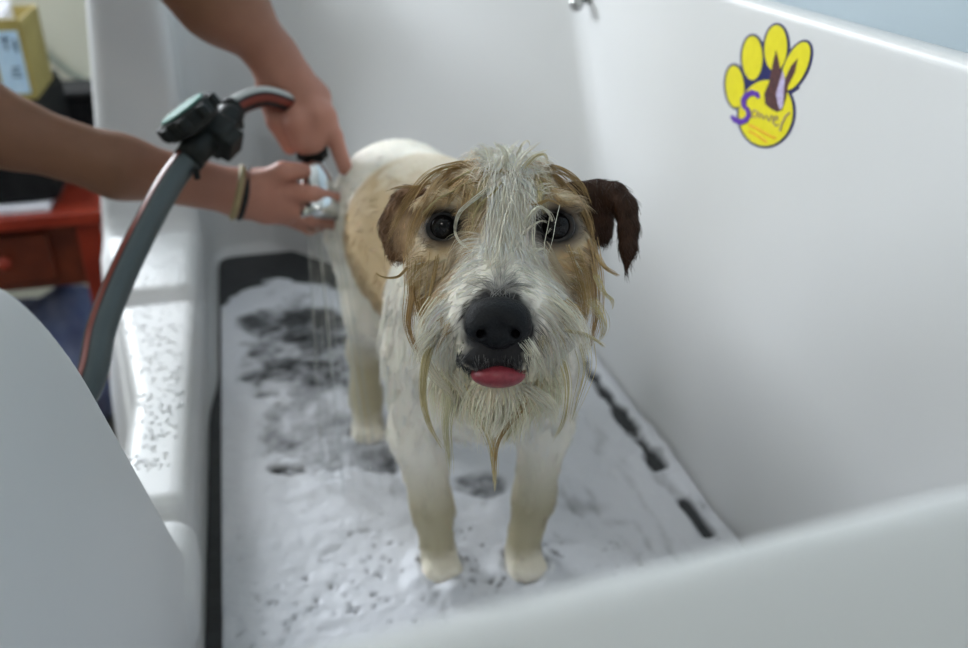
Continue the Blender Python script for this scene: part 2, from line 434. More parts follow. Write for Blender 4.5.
def patch(u, v, ru, rv, base, a5=.75, a4=.65):
    global cover
    c = onz(u, v); ex = onz(u + ru, v) - c; ey = onz(u, v - rv) - c
    A = np.array([[ex[0], ey[0]], [ex[1], ey[1]]]); q = np.linalg.solve(A, np.stack([x - c[0], y - c[1]]))
    r = np.sqrt((q ** 2).sum(0)) + (n5 - .5) * .9; w_ = np.clip((1.05 - r) * 3, 0, 1)
    cover = cover * (1 - w_) + w_ * (base + (n5 - .5) * a5 + (n4 - .5) * a4)
patch(305, 350, 68, 56, .44); patch(318, 330, 50, 24, .16); patch(262, 325, 26, 14, .24); patch(300, 372, 42, 16, .22)
patch(312, 430, 52, 42, .60, .7, .4); patch(290, 474, 20, 6, .16, .8, .6); patch(360, 462, 60, 14, .50, .7, .5)
patch(478, 488, 34, 13, .40, .8, .6); blob(400, 495, 40, 22, .25); blob(455, 545, 30, 18, .2)
blob(590, 510, 35, 12, .35); blob(560, 545, 40, 10, .3); blob(620, 525, 25, 7, .3)
blob(380, 540, 14, 40, .22); blob(450, 568, 40, 8, .35); blob(540, 570, 35, 8, .35)
# uncovered strip of mat along the right wall, closed by foam in places
e = (x - .400 - (n1 - .5) * .010)
strip = np.clip(1.3 - np.abs(e) / .009 + (n2 - .5) * 2.6, 0, 1) * np.clip((y - .74) / .02 + (n2 - .5) * 3, 0, 1)
strip = np.maximum(strip, np.clip(1.4 - np.abs(x - .401) / .007, 0, 1) * np.clip((.035 - np.abs(y - .66)) / .008, 0, 1))
strip = np.maximum(strip, .9 * np.clip((x - .4245) / .002, 0, 1))  # shadow line at the wall foot, put into the foam cover
cover = cover - 1.1 * strip
arc = 1.365 - 8 * (np.clip(x, -.1, .12) - .015) ** 2 - .25 * np.clip(x - .12, 0, 1)
edge = np.clip((y - arc + (n2 - .5) * .06) / .02, 0, 1); cover = cover - 1.5 * edge
spk = np.clip((n3 - .73) * 9, 0, 1) * np.clip((n1 - .42) * 5, 0, 1); cover = cover - .75 * spk * np.clip((.78 - y) / .1, .15, 1)
cover = cover - .28 * np.clip(nstreak - .52, 0, 1) * 4 * (y < 1.0) * (x > .1)
cover = np.clip(cover, -.2, 1.15)
H_ = .0004 + .0036 * np.clip(cover, 0, 1) + .006 * np.clip(cover - .55, 0, 1) * (n1 * 1.5) + (n2 - .5) * .003 * np.clip(cover * 2 - .6, 0, 1)
H_ = H_ + .030 * np.exp(-(((x - .40) / .05) ** 2)) * np.clip((n1 - .45) * 3, 0, 1) * (cover > .6) * np.clip((1.0 - y) * 6, 0, 1) * .25
H_[cover < .02] = -.004
for px_, py_ in ((.126, .645), (.205, .627), (.090, .89), (.205, .90)):
    rr_ = np.hypot(x - px_, (y - py_) * .8); H_ = H_ + np.where(cover > .3, .010 * np.exp(-((rr_ - .024) / .010) ** 2) * (.4 + 1.2 * n2), 0)
border = np.minimum(np.minimum(x - fx[0], fx[-1] - x), np.minimum(y - fy[0], fy[-1] - y)); H_ = np.where(border < .0015, -.006, H_)
cv = np.clip((cover - .08) / .75, 0, 1)[:, None] ** 1.1
fcol = V(.045, .048, .052) * (1 - cv) + V(.64, .655, .70) * cv
nxg, nyg = GX.shape; I = np.arange(nxg * nyg).reshape(nxg, nyg)
ff = np.stack([I[:-1, :-1], I[1:, :-1], I[1:, 1:], I[:-1, 1:]], -1).reshape(-1, 4)
keep = (cover[ff] > .0).any(1); ff = ff[keep]
used = np.unique(ff); mp = np.full(nxg * nyg, -1); mp[used] = np.arange(len(used))
add_mesh('soap_foam', np.stack([x, y, H_], 1)[used], mp[ff], foam_m, colors=fcol[used], label='white soap foam and suds spread over the black mat in the tub', cat='foam', kind='stuff')
# water drops standing on the side ledge
def clear(name, fac):
    m = bpy.data.materials.new(name); m.use_nodes = True
    N = m.node_tree.nodes; L = m.node_tree.links; N.clear()
    o = N.new('ShaderNodeOutputMaterial'); t = N.new('ShaderNodeBsdfTransparent'); g = N.new('ShaderNodeBsdfGlossy'); x = N.new('ShaderNodeMixShader'); lw = N.new('ShaderNodeLayerWeight')
    lw.inputs['Blend'].default_value = fac; g.inputs['Roughness'].default_value = .04; t.inputs['Color'].default_value = (.96, .98, .98, 1)
    L.new(lw.outputs['Fresnel'], x.inputs['Fac']); L.new(t.outputs[0], x.inputs[1]); L.new(g.outputs[0], x.inputs[2]); L.new(x.outputs[0], o.inputs[0])
    return m
drop_m = vary(mat('water_drop', rough=.04, spec=.8), (.70, .71, .72), (.76, .77, .78), 50)
vs = []; fs = []
for k in range(950):
    px = rng.uniform(-.215, -.106); py = rng.uniform(.74, 1.34)
    r = rng.uniform(.0006, .0022) * (1.4 if .75 < py < 1.05 else 1)
    zz = .3
    P_ = np.array([[px, py, q] for q in np.linspace(.14, .07, 60)], np.float32); d_ = tub_f(P_)
    i_ = np.argmax(d_ < 0)
    if i_ == 0: continue
    zz = P_[i_, 2] + (P_[i_ - 1, 2] - P_[i_, 2]) * (-d_[i_]) / (d_[i_ - 1] - d_[i_]) 
    nrm = grad(tub_f, np.array([[px, py, zz]]))[0]
    if nrm[2] < .6: continue
    Mx = frame_from(nrm, (1, 0, 0)); n0 = len(vs)
    for rr, hh in ((1, 0), (.92, .25), (.65, .48), (.3, .6)):
        for j in range(8):
            a_ = j * math.pi / 4; vs.append(V(px, py, zz) + Mx @ V(r * rr * math.cos(a_), r * rr * math.sin(a_), r * hh - .0001))
    vs.append(V(px, py, zz) + Mx @ V(0, 0, r * .62))
    for q in range(3):
        for j in range(8): fs.append((n0 + q * 8 + j, n0 + q * 8 + (j + 1) % 8, n0 + (q + 1) * 8 + (j + 1) % 8, n0 + (q + 1) * 8 + j))
    for j in range(8): fs.append((n0 + 24 + j, n0 + 24 + (j + 1) % 8, n0 + 32))
add_mesh('water_drops', vs, fs, drop_m, label='clear water drops splashed over the low white side ledge', cat='water', kind='stuff')

# ================================================================== STICKER on the right wall
sx = XR - .0004
def on_wall(u, v):
    p = onx(u, v, XR); return V(p[1], p[2])
S0 = on_wall(767, 92)
AXs, AYs = V(0, -1, 0), V(0, 0, 1)      # plate frame: normal = ax x ay = -x, into the tub
def sp(u, v): q = on_wall(u, v) - S0; return (-q[0], q[1])
org = V(XR + .0002, S0[0], S0[1])
sticker = empty('paw_sticker', org, label='yellow paw shaped sticker with dark blue outline on the right tub wall', cat='sticker')
M['navy'] = vary(mat('navy_print', rough=.35), sc(20, 26, 88), sc(26, 32, 100), 200)
M['yellow'] = vary(mat('yellow_print', rough=.35), sc(226, 214, 22), sc(232, 220, 30), 100)
M['purple'] = vary(mat('purple_print', rough=.35), sc(84, 42, 158), sc(96, 50, 170), 200)
M['lilac'] = vary(mat('lilac_print', rough=.35), sc(150, 130, 120), sc(165, 140, 120), 200)
M['orange'] = vary(mat('orange_print', rough=.35), sc(220, 150, 20), sc(228, 160, 24), 200)
M['brown'] = vary(mat('brown_print', rough=.35), sc(58, 34, 42), sc(100, 60, 58), 300, lo=.3, hi=.7)
M['pinkp'] = vary(mat('pale_print', rough=.35), sc(175, 150, 190), sc(200, 195, 225), 300)
def ellp(cu, cv, au, av, rot=0, grow=0, n=40):
    out = []
    for j in range(n):
        t = 2 * math.pi * j / n; a_, b_ = (au + grow) * math.cos(t), (av + grow) * math.sin(t)
        c_, s_ = math.cos(rot), math.sin(rot); out.append(sp(cu + a_ * c_ - b_ * s_, cv + a_ * s_ + b_ * c_))
    return out[::-1]
toes = [(735.5, 86.5, 9.2, 21.0, -.06), (753.0, 58, 10.2, 22, .0), (776.5, 48, 11.3, 23, .05), (796.5, 66, 11.0, 26, .42)]
padc = (766.5, 113, 27, 33, .1)
k = 0
for t in toes + [padc]:
    poly_plate('outline', ellp(*t[:4], t[4], grow=2.3), org, AXs, AYs, .0006 + k * .00002, M['navy'], sticker); k += 1
poly_plate('outline', [sp(*q) for q in [(742, 70), (775, 60), (800, 88), (790, 95), (750, 100)]][::-1], org, AXs, AYs, .0006 + k * .00002, M['navy'], sticker)
for t in toes: poly_plate('toe_print', ellp(*t[:4], t[4]), org, AXs, AYs, .0009 + k * .00002, M['yellow'], sticker); k += 1
poly_plate('pad_print', ellp(*padc[:4], padc[4]), org, AXs, AYs, .0010, M['yellow'], sticker)
# portrait of a prick-eared dog: ears, face, pale blaze
poly_plate('dog_portrait', [sp(*q) for q in [(766, 104), (765, 94), (770, 82), (774, 62), (777, 50), (780, 62), (782, 76), (786, 79), (792, 66), (799, 58), (796, 72), (789, 86), (787, 98), (783, 110), (778, 112), (772, 109)]][::-1], org, AXs, AYs, .0012, M['brown'], sticker)
poly_plate('dog_blaze', [sp(*q) for q in [(779, 104), (777, 94), (781, 80), (784, 70), (786, 80), (785, 92), (784, 106), (781, 110)]][::-1], org, AXs, AYs, .0013, M['pinkp'], sticker)
def stroke(pts, w, name, m_, th):
    pts = [np.array(p, float) for p in pts]; Lf = []; Rg = []
    for i, p in enumerate(pts):
        t = pts[min(i + 1, len(pts) - 1)] - pts[max(i - 1, 0)]; t /= np.linalg.norm(t); n_ = V(-t[1], t[0]) * w[i] / 2
        Lf.append(sp(*(p + n_))); Rg.append(sp(*(p - n_)))
    mm = len(pts); O = org; a_ = [O + AXs * q[0] + AYs * q[1] - V(1, 0, 0) * 0 for q in Lf + Rg[::1]]
    nn = np.cross(AXs, AYs); vs = [p + nn * .0002 for p in a_] + [p + nn * th for p in a_]
    fs = []
    for i in range(mm - 1):
        fs.append((2 * mm + i, 2 * mm + i + 1, 3 * mm + i + 1, 3 * mm + i)); fs.append((i, mm + i, mm + i + 1, i + 1))
        fs.append((i, i + 1, 2 * mm + i + 1, 2 * mm + i)); fs.append((mm + i, 3 * mm + i, 3 * mm + i + 1, mm + i + 1))
    return add_mesh(name, vs, fs, m_, sticker, smooth=False)
stroke([(760, 98), (758, 94), (753, 92.5), (748, 95), (744.5, 100), (745, 106), (749, 110), (750, 115), (747, 120), (742, 122), (736, 120), (732, 116)], [3, 5, 6, 6, 5.4, 4.6, 4, 4.6, 5.4, 6, 5, 2.6], 'letter_s', M['purple'], .0016)
stroke([(759, 112), (756, 110), (752, 113), (753, 117), (757, 117), (759, 112), (761, 118)], [1.2] * 7, 'letter_a', M['lilac'], .0016)
stroke([(762, 113), (765, 119), (767, 115), (770, 121), (773, 115)], [1.3] * 5, 'letter_w', M['lilac'], .0016)
stroke([(774, 120), (779, 119), (778, 116), (775, 117), (774, 122), (777, 126), (780, 124)], [1.2] * 7, 'letter_e', M['lilac'], .0016)
stroke([(791, 112), (786, 117), (783, 124), (781, 131)], [1.4] * 4, 'letter_l', M['lilac'], .0016)
stroke([(750, 125), (757, 128), (764, 132), (771, 136), (777, 138)], [1.8] * 5, 'small_print', M['orange'], .0015)
stroke([(750, 131), (756, 134), (762, 138), (768, 142)], [1.6] * 4, 'small_print', M['orange'], .0015)

# ================================================================== FITTING near the back right corner
fp = onx(587, 5, XR - .002)
fit = empty('wall_hook', fp, label='small grey metal hook fixed near the top of the right wall corner', cat='hook')
lathe('hook_plate', fp + V(.004, 0, .012), (-1, 0, 0), [(.011, 0), (.012, .003), (.011, .005)], M['steel'], fit)
lathe('hook_arm', fp + V(0, 0, .012), (-.8, -.2, -.5), [(.005, 0), (.005, .012), (.009, .016), (.0095, .022), (.006, .026)], M['steel'], fit)
EXPO = -0.2; STR1 = .6; STR2 = 0.

# ================================================================== THINGS BEYOND THE TUB
M['redwood'] = vary(mat('red_stained_wood', rough=.3), sc(132, 42, 26), sc(156, 54, 34), 18, 6)
M['darkwood'] = vary(mat('brown_stained_wood', rough=.4), sc(88, 36, 20), sc(120, 52, 28), 12, 6)
M['paper'] = vary(mat('white_paper', rough=.8), sc(225, 225, 235), sc(238, 238, 245), 30)
M['card'] = vary(mat('yellow_cardboard', rough=.7), sc(150, 134, 74), sc(168, 150, 86), 12, 5)
M['labelb'] = vary(mat('pale_blue_label', rough=.6), sc(176, 205, 228), sc(190, 215, 235), 60)
M['ink'] = vary(mat('dark_ink', rough=.6), sc(30, 50, 90), sc(40, 60, 100), 90)
M['blue_cloth'] = vary(mat('blue_cloth', rough=.85), sc(92, 104, 150), sc(140, 150, 185), 14, 5, .4, 60, .004)
M['cable'] = vary(mat('grey_cable', rough=.5), sc(130, 138, 130), sc(142, 150, 140), 30)
TT = -.02
tbl = empty('side_table', (-.66, 2.1, FLOOR), label='red stained wooden side table with a drawer behind the tub', cat='table')
box('tabletop', (-1.0, 1.85, TT - .028), (-.315, 2.36, TT), M['redwood'], tbl, .005)
box('apron', (-.97, 1.885, TT - .17), (-.36, 2.33, TT - .0285), M['darkwood'], tbl, .003)
dr = box('drawer', (-.90, 1.868, TT - .15), (-.43, 1.884, TT - .045), M['darkwood'], tbl, .004)
kn = lathe('knob', V(-.515, 1.867, TT - .095), (0, -1, 0), [(.006, 0), (.006, .008), (.013, .014), (.014, .02), (.009, .026)], M['redwood'], dr, 20)
kn.matrix_parent_inverse = Matrix.Translation(-dr.matrix_world.translation)
for lx, ly in ((-.375, 1.875), (-.985, 1.875), (-.375, 2.30), (-.985, 2.30)):
    box('leg', (lx, ly, FLOOR), (lx + .05, ly + .05, TT - .0285), M['redwood'], tbl, .004)
box('paper_folder', (-.66, 1.872, TT), (-.415, 2.12, TT + .012), M['paper'], None, .001, label='thin white paper folder lying on the red table under the black machine', cat='folder')
dv = empty('black_machine', (-.52, 2.05, TT + .012), label='black boxy machine on the red table, under the yellow carton', cat='machine')
box('case', (-.66, 1.895, TT + .013), (-.395, 2.19, .188), M['matte'], dv, .012)
box('lid', (-.655, 1.90, .189), (-.40, 2.185, .196), M['matte'], dv, .003)
cs = empty('black_case', (-.36, 2.28, TT), label='low black case on the red table right of the machine', cat='case')
box('case_body', (-.47, 2.21, TT), (-.325, 2.352, .115), M['matte'], cs, .01)
box('case_lid', (-.472, 2.208, .116), (-.323, 2.354, .14), M['matte'], cs, .008)
ct = empty('cardboard_carton', (-.45, 1.97, .197), label='open yellow cardboard carton with a pale blue label, full of papers', cat='carton')
def carton():
    lo = V(-.58, 1.905, .197); hi = V(-.395, 2.09, .345); t = .004
    for nm, a, b_ in (('front_panel', lo, V(hi[0], lo[1] + t, hi[2])), ('back_panel', V(lo[0], hi[1] - t, lo[2]), hi), ('side_panel', V(lo[0], lo[1] + t, lo[2]), V(lo[0] + t, hi[1] - t, hi[2])),
                      ('side_panel', V(hi[0] - t, lo[1] + t, lo[2]), V(hi[0], hi[1] - t, hi[2])), ('bottom_panel', lo + V(t, t, 0), V(hi[0] - t, hi[1] - t, lo[2] + t))):
        box(nm, a, b_, M['card'], ct, .0008)
    lb = box('label', (-.45, lo[1] - .001, lo[2] + .012), (-.404, lo[1] - .0002, hi[2] - .02), M['labelb'], ct, 0)
    for (a, b_, c, d) in ((-.436, -.420, .308, .312), (-.430, -.426, .290, .316), (-.418, -.410, .296, .300), (-.414, -.410, .286, .310), (-.430, -.412, .240, .243), (-.430, -.414, .248, .251), (-.428, -.412, .256, .259)):
        o = box('ink_mark', (a, lo[1] - .0016, c), (b_, lo[1] - .0011, d), M['ink'], ct, 0)
carton()
for i, (dx, rz) in enumerate(((0, .05), (.03, -.08), (.06, .12))):
    box('paper_stack', (-.56 + dx * .3, 1.915 + .035 * i + .005, .203), (-.425, 1.94 + .035 * i, .352 + .006 * i), M['paper'], None, .001, 0,
        label=['white sheaf of papers at the front of the yellow carton', 'white sheaf of papers in the middle of the yellow carton', 'tallest white sheaf of papers at the back of the yellow carton'][i], cat='papers', group='papers in the carton')
tube([ony(20, 30, 2.738), ony(50, 57, 2.738), ony(72, 74, 2.738), ony(95, 88, 2.738), ony(125, 120, 2.738), ony(135, 190, 2.738)], .007, 10, 'wall_cable', M['cable'], None, label='thin grey cable slanting down the cream wall behind the black case', cat='cable')
def heap_f(P):
    d = ell(P, (-.62, 2.12, -.48), (.24, .17, .15)); d = smin(d, ell(P, (-.47, 2.06, -.45), (.09, .13, .18)), .04)
    d = smin(d, ell(P, (-.74, 2.02, -.50), (.13, .11, .13)), .04); d = smin(d, ell(P, (-.53, 2.0, -.52), (.13, .08, .11)), .03)
    d = d + (noise3(P, 16) - .5) * .035 + (noise3(P * V(1, 1, .3), 42) - .5) * .012
    return np.maximum(d, FLOOR + .001 - P[:, 2])
v, f = sdf_mesh(heap_f, *[axis_coords([(a, b_, .012)]) for a, b_ in ((-.95, -.33), (1.86, 2.36), (-.63, -.2))], proj=0)
add_mesh('blue_blanket', v, f, M['blue_cloth'], None, label='crumpled blue blanket heaped on the floor under the red table', cat='blanket')

# ================================================================== HOSE WITH VALVE
hose_m = tinted(mat('hose_rubber', rough=.38, spec=.4))
grey, red, drk, wht = V(*sc(74, 84, 88)), V(*sc(118, 50, 38)), V(.012, .012, .014), V(*sc(190, 195, 195))
hs = empty('water_hose', atd(90, 385, .74), label='thick grey hose with red and black stripes, looping over the tub ledge to the sprayer', cat='hose')
def stripes(seq, off=0.):
    def c(a, t):
        q = ((a + off) / (2 * math.pi)) % 1
        for e_, col in seq:
            if q < e_: return col
        return seq[-1][1]
    return c
lowp = [V(-.33, .58, -.30), V(-.318, .62, -.05), V(-.262, .65, .11), V(-.195, .672, .185), atd(88, 385, .745), atd(101, 330, .77), atd(120, 280, .80), atd(145, 228, .83), atd(172, 180, .86), atd(198, 147, .88)]
tube(lowp, [.0125] * 10, 40, 'lower_hose', hose_m, hs, stripes([(.02, drk), (.39, grey), (.42, drk), (.475, red), (.50, drk), (.90, grey), (.94, red), (1, red)], STR1), sub=10)
tube([atd(198, 140, .885), atd(222, 118, .93), atd(240, 104, .945), atd(262, 97, .955), atd(282, 101, .966), atd(292, 108, .985), atd(298, 118, 1.0)], .0112, 40, 'upper_hose', hose_m, hs,
     stripes([(.10, drk), (.20, red), (.30, drk), (.68, drk), (.83, wht), (.89, drk), (.98, red), (1, drk)], STR2), sub=8)
def ring(name, c, axis, r, w_, m_, parent, th=.002):
    return lathe(name, c, axis, [(r, -w_), (r + th, -w_), (r + th, w_), (r, w_), (r, -w_)], m_, parent, 32)
c1 = atd(190, 158, .873); ax1 = atd(198, 147, .88) - atd(172, 180, .86)
ring('hose_clip', c1, ax1, .0128, .004, M['plastic'], hs); box('clip_tab', atd(197, 176, .866) - .003, atd(197, 176, .866) + V(.003, .003, .008), M['plastic'], hs, .001)
c2 = atd(232, 110, .935); ax2 = atd(240, 104, .945) - atd(222, 118, .93)
ring('hose_clip', c2, ax2, .0115, .004, M['plastic'], hs); box('clip_tab', atd(240, 126, .93) - .003, atd(240, 126, .93) + .004, M['plastic'], hs, .001)
va, vb = atd(200, 146, .88), atd(226, 121, .91)
vx = (vb - va) / np.linalg.norm(vb - va); vy = np.cross(FW, vx); vy /= np.linalg.norm(vy); VM = np.stack([vx, vy, np.cross(vx, vy)], 1)
def valve_f(P):
    c = (va + vb) / 2
    d = smin(rbox(P, c, (.015, .0175, .0165), .003, VM), cone(P, va - vx * .010, vb + vx * .006, .0150, .0140), .002)
    d = smin(d, rbox(P, c + vy * .018 - vx * .002, (.0125, .010, .0125), .002, VM), .001)
    d = smin(d, rbox(P, c - vy * .020, (.0100, .006, .0100), .002, VM), .001)
    return smin(d, rbox(P, c - vx * .010 - vy * .018, (.004, .009, .006), .001, VM), .001)
gv = [axis_coords([(va[a] - .05, va[a] + .07, .002)]) for a in range(3)]
v, f = sdf_mesh(valve_f, *gv, proj=1); vbod = add_mesh('valve_body', v, f, M['plastic'], hs)
kx = (-RT * .52 + UP * .72 - FW * .46); kx /= np.linalg.norm(kx); kc = atd(194, 124, .872)
lathe('valve_knob', kc, kx, [(.012, -.008), (.027, -.003), (.029, 0), (.029, .013), (.027, .016), (.024, .0165)], M['plastic'], hs, 36)
Mk = frame_from(kx)
for j in range(8):
    a_ = j * math.pi / 4; q = kc + Mk @ V(.029 * math.cos(a_), .029 * math.sin(a_), .007)
    lathe('knob_lobe', q - kx * .006, kx, [(.005, 0), (.006, .002), (.006, .011), (.005, .013)], M['plastic'], hs, 14)
lathe('knob_face', kc, kx, [(.0245, .0165), (.0245, .0182), (.023, .0188)], M['teal'], hs, 36)

# ================================================================== SPRAYER
sy = empty('hand_sprayer', atd(318, 200, 1.0), label='chrome hand sprayer with black grip held in both hands behind the dog', cat='sprayer')
tube([atd(296, 116, 1.01), atd(304, 132, 1.012), atd(311, 150, .998)], [.011, .012, .013], 20, 'grip', M['plastic'], sy)
gk = atd(312, 150, .99); sd = atd(321, 222, .985) - atd(313, 160, .995); sd /= np.linalg.norm(sd)
lathe('collar', gk, sd, [(.012, -.003), (.0175, 0), (.0175, .008), (.013, .011)], M['plastic'], sy, 28)
lathe('spray_head', gk, sd, [(.012, .011), (.013, .022), (.017, .030), (.019, .045), (.016, .056), (.022, .062), (.024, .070), (.024, .078), (.019, .080)], M['chrome'], sy, 40)
lathe('spray_plate', gk, sd, [(.0185, .0795), (.0185, .0815), (.016, .082)], M['steel'], sy, 32)
wm = clear('spray_water', .35)
vs = []; fs = []; Ms = frame_from(sd)
for j in range(16):
    a_ = rng.uniform(0, 2 * math.pi); rr = math.sqrt(rng.uniform(0, 1)) * .015
    p0 = gk + Ms @ V(rr * math.cos(a_), rr * math.sin(a_), .082); d0 = sd + .25 * (Ms @ V(rr * math.cos(a_), rr * math.sin(a_), 0)) / .015 * .35
    p = p0.copy(); vel = d0 * 1.0; pts = [p.copy()]
    while p[2] > .002 and len(pts) < 40:
        p = p + vel * .012; vel = vel + V(0, 0, -.06); p[2] = max(p[2], .001); pts.append(p.copy())
    pts = np.array(pts); n0 = len(vs); r_ = rng.uniform(.0005, .0010); m_ = len(pts)
    for i in range(m_):
        for q in range(5):
            b_ = q * 2 * math.pi / 5; vs.append(pts[i] + r_ * (1 + .3 * math.sin(i * 1.7 + j)) * V(math.cos(b_), math.sin(b_), 0))
    for i in range(m_ - 1):
        for q in range(5): fs.append((n0 + i * 5 + q, n0 + i * 5 + (q + 1) % 5, n0 + (i + 1) * 5 + (q + 1) % 5, n0 + (i + 1) * 5 + q))
add_mesh('water_stream', vs, fs, wm, None, label='thin clear jets of water falling from the sprayer onto the mat', cat='water', kind='stuff')

# ================================================================== PERSON
skin = tinted(mat('skin', rough=.5, sss=.06, spec=.35))
N, L, b = nodes(skin); tc = N.new('ShaderNodeTexCoord'); nz = N.new('ShaderNodeTexNoise'); nz.inputs['Scale'].default_value = 400
L.new(tc.outputs['Object'], nz.inputs['Vector']); bp = N.new('ShaderNodeBump'); bp.inputs['Strength'].default_value = .25; bp.inputs['Distance'].default_value = .0006
L.new(nz.outputs['Fac'], bp.inputs['Height']); L.new(bp.outputs['Normal'], b.inputs['Normal'])
A = lambda *q: atd(*q)
def forearms(P):
    # the person's left arm, from the top of the picture
    d = chain(P, [V(-.38, 1.22, .70), A(112, -108, .9), A(222, 0, .95), A(272, 52, .98)], [.052, .050, .043, .0235], .02)
    p = chain(P, [A(272, 55, .98), A(286, 74, .985), A(314, 98, .99)], [.0235, .023, .019], .01)
    p = smin(p, chain(P, [A(270, 58, .98), A(278, 84, .985), A(290, 112, .995)], [.021, .019, .016], .01), .012)
    p = smin(p, chain(P, [A(280, 66, .985), A(300, 108, 1.0)], [.021, .020], .01), .012)
    p = smin(p, chain(P, [A(306, 96, .985), A(320, 118, .974), A(313, 142, .976)], [.018, .016, .013], .01), .008)
    p = smin(p, chain(P, [A(292, 104, .99), A(300, 124, .972), A(303, 143, .974)], [.016, .015, .012], .01), .008)
    d = smin(d, p, .014)
    fg = chain(P, [A(316, 100, .985), A(334, 136, .982), A(345, 168, .988)], [.0115, .0095, .0080], .003)
    for c in ([A(313, 106, .995), A(325, 134, 1.005), A(318, 152, 1.02)], [A(304, 112, 1.0), A(308, 137, 1.02), A(298, 146, 1.03)], [A(294, 112, 1.005), A(290, 133, 1.03), A(282, 128, 1.04)]):
        fg = smin(fg, chain(P, c, [.0110, .0092, .0080], .003), .0015)
    fg = smin(fg, chain(P, [A(268, 92, .985), A(277, 122, .982), A(290, 147, .984)], [.0135, .0108, .0085], .004), .0015)
    d = smin(d, fg, .007)
    # the person's right arm, across from the left edge
    e = chain(P, [V(-.33, .95, .63), A(-34, 104, .88), A(8, 132, .89), A(120, 167, .93), A(240, 193, .975)], [.050, .032, .0325, .0300, .0235], .02)
    p = chain(P, [A(240, 193, .975), A(262, 190, .976), A(288, 194, .98)], [.0235, .021, .015], .01)
    p = smin(p, chain(P, [A(245, 196, .978), A(266, 205, .985), A(287, 212, .988)], [.022, .019, .014], .01), .012)
    e = smin(e, p, .012)
    fg = chain(P, [A(286, 190, .975), A(314, 195, .964), A(340, 201, .985)], [.0110, .0095, .0080], .003)
    for c in ([A(286, 208, .982), A(312, 218, .970), A(334, 223, .99)], [A(284, 214, .995), A(310, 227, 1.01), A(330, 222, 1.03)], [A(280, 214, 1.005), A(300, 222, 1.03), A(318, 212, 1.045)]):
        fg = smin(fg, chain(P, c, [.0108, .0090, .0078], .003), .0015)
    fg = smin(fg, chain(P, [A(258, 184, .968), A(283, 172, .960), A(303, 171, .970)], [.0135, .0108, .0088], .004), .0015)
    e = smin(e, fg, .007)
    return np.minimum(d, e)
TY = 1.08
def torso(P):
    d = ell(P, (-.50, TY, .52), (.105, .155, .22), frame_from((.30, 0, .95), (0, 1, 0)))
    d = smin(d, ell(P, (-.60, TY, .24), (.12, .165, .15)), .06)
    d = smin(d, chain(P, [V(-.34, .95, .63), V(-.43, 1.08, .67), V(-.38, 1.21, .70)], [.05, .06, .05], .03), .04)
    for sy_ in (-.085, .085):
        d = smin(d, chain(P, [V(-.60, TY + sy_, .20), V(-.56, TY + sy_ * 1.15, -.16), V(-.60, TY + sy_ * 1.2, -.54)], [.095, .062, .042], .02), .03)
    return d
def headp(P):
    d = chain(P, [V(-.43, TY, .68), V(-.385, TY, .80)], [.055, .052], .02)
    d = smin(d, ell(P, (-.355, TY, .905), (.088, .072, .105)), .02)
    d = smin(d, ell(P, (-.315, TY, .855), (.048, .048, .05)), .03)
    d = smin(d, cone(P, V(-.272, TY, .905), V(-.252, TY, .875), .008, .012), .01)
    for s in (-1, 1):
        d = smax(d, -ell(P, (-.268, TY + s * .03, .912), (.014, .016, .010)), .008)
        d = smin(d, ell(P, (-.36, TY + s * .073, .89), (.02, .008, .03)), .006)
    return smin(d, ell(P, (-.268, TY, .838), (.012, .025, .007)), .006)
def feet(P):
    d = None
    for s in (-.102, .102):
        e = chain(P, [V(-.60, TY + s, -.54), V(-.585, TY + s, -.585), V(-.47, TY + s, -.597)], [.04, .035, .024], .02); d = e if d is None else np.minimum(d, e)
    return d
def person_f(P): return smin(smin(smin(forearms(P), torso(P), .03), headp(P), .02), feet(P), .02)
per = empty('person', (-.58, TY, FLOOR), label='person in dark clothes reaching in from the left, rinsing the dog with a sprayer', cat='person')
v, f = sdf_mesh(person_f, axis_coords([(-.78, -.30, .012), (-.30, -.06, .005), (-.06, .12, .0022)]), axis_coords([(.84, .92, .008), (.92, 1.09, .0024), (1.09, 1.34, .008)]),
                axis_coords([(-.64, .20, .016), (.20, .23, .006), (.23, .46, .0024), (.46, .70, .006), (.70, 1.04, .009)]), proj=2)
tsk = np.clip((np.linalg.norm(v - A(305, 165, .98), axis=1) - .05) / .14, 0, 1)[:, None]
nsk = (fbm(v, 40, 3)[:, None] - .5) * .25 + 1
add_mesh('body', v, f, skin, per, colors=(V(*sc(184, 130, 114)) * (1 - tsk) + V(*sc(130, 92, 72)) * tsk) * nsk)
cl = vary(mat('dark_shirt', rough=.85), sc(28, 22, 34), sc(40, 32, 50), 30); tr = vary(mat('dark_trousers', rough=.85), sc(24, 28, 40), sc(34, 38, 52), 40)
def shirt_f(P):
    d = smin(torso(P), chain(P, [V(-.38, 1.22, .70), V(-.235, 1.16, .655)], [.058, .056], .02), .03)
    d = smin(d, chain(P, [V(-.33, .95, .63), V(-.305, .952, .56)], [.054, .052], .02), .03) - .009
    d = np.maximum(d, .20 - P[:, 2]); d = np.maximum(d, (P[:, 2] - .735))
    return np.maximum(d, np.maximum((P[:, 0] + .26), 0) - .0) if False else d
v, f = sdf_mesh(shirt_f, axis_coords([(-.80, -.15, .01)]), axis_coords([(.82, 1.34, .01)]), axis_coords([(.18, .78, .01)]), proj=1); add_mesh('shirt', v, f, cl, per)
def trou_f(P): return np.maximum(np.maximum(torso(P) - .011, P[:, 2] - .23), -.53 - P[:, 2])
v, f = sdf_mesh(trou_f, axis_coords([(-.80, -.42, .012)]), axis_coords([(.82, 1.34, .012)]), axis_coords([(-.56, .26, .012)]), proj=1); add_mesh('trousers', v, f, tr, per)
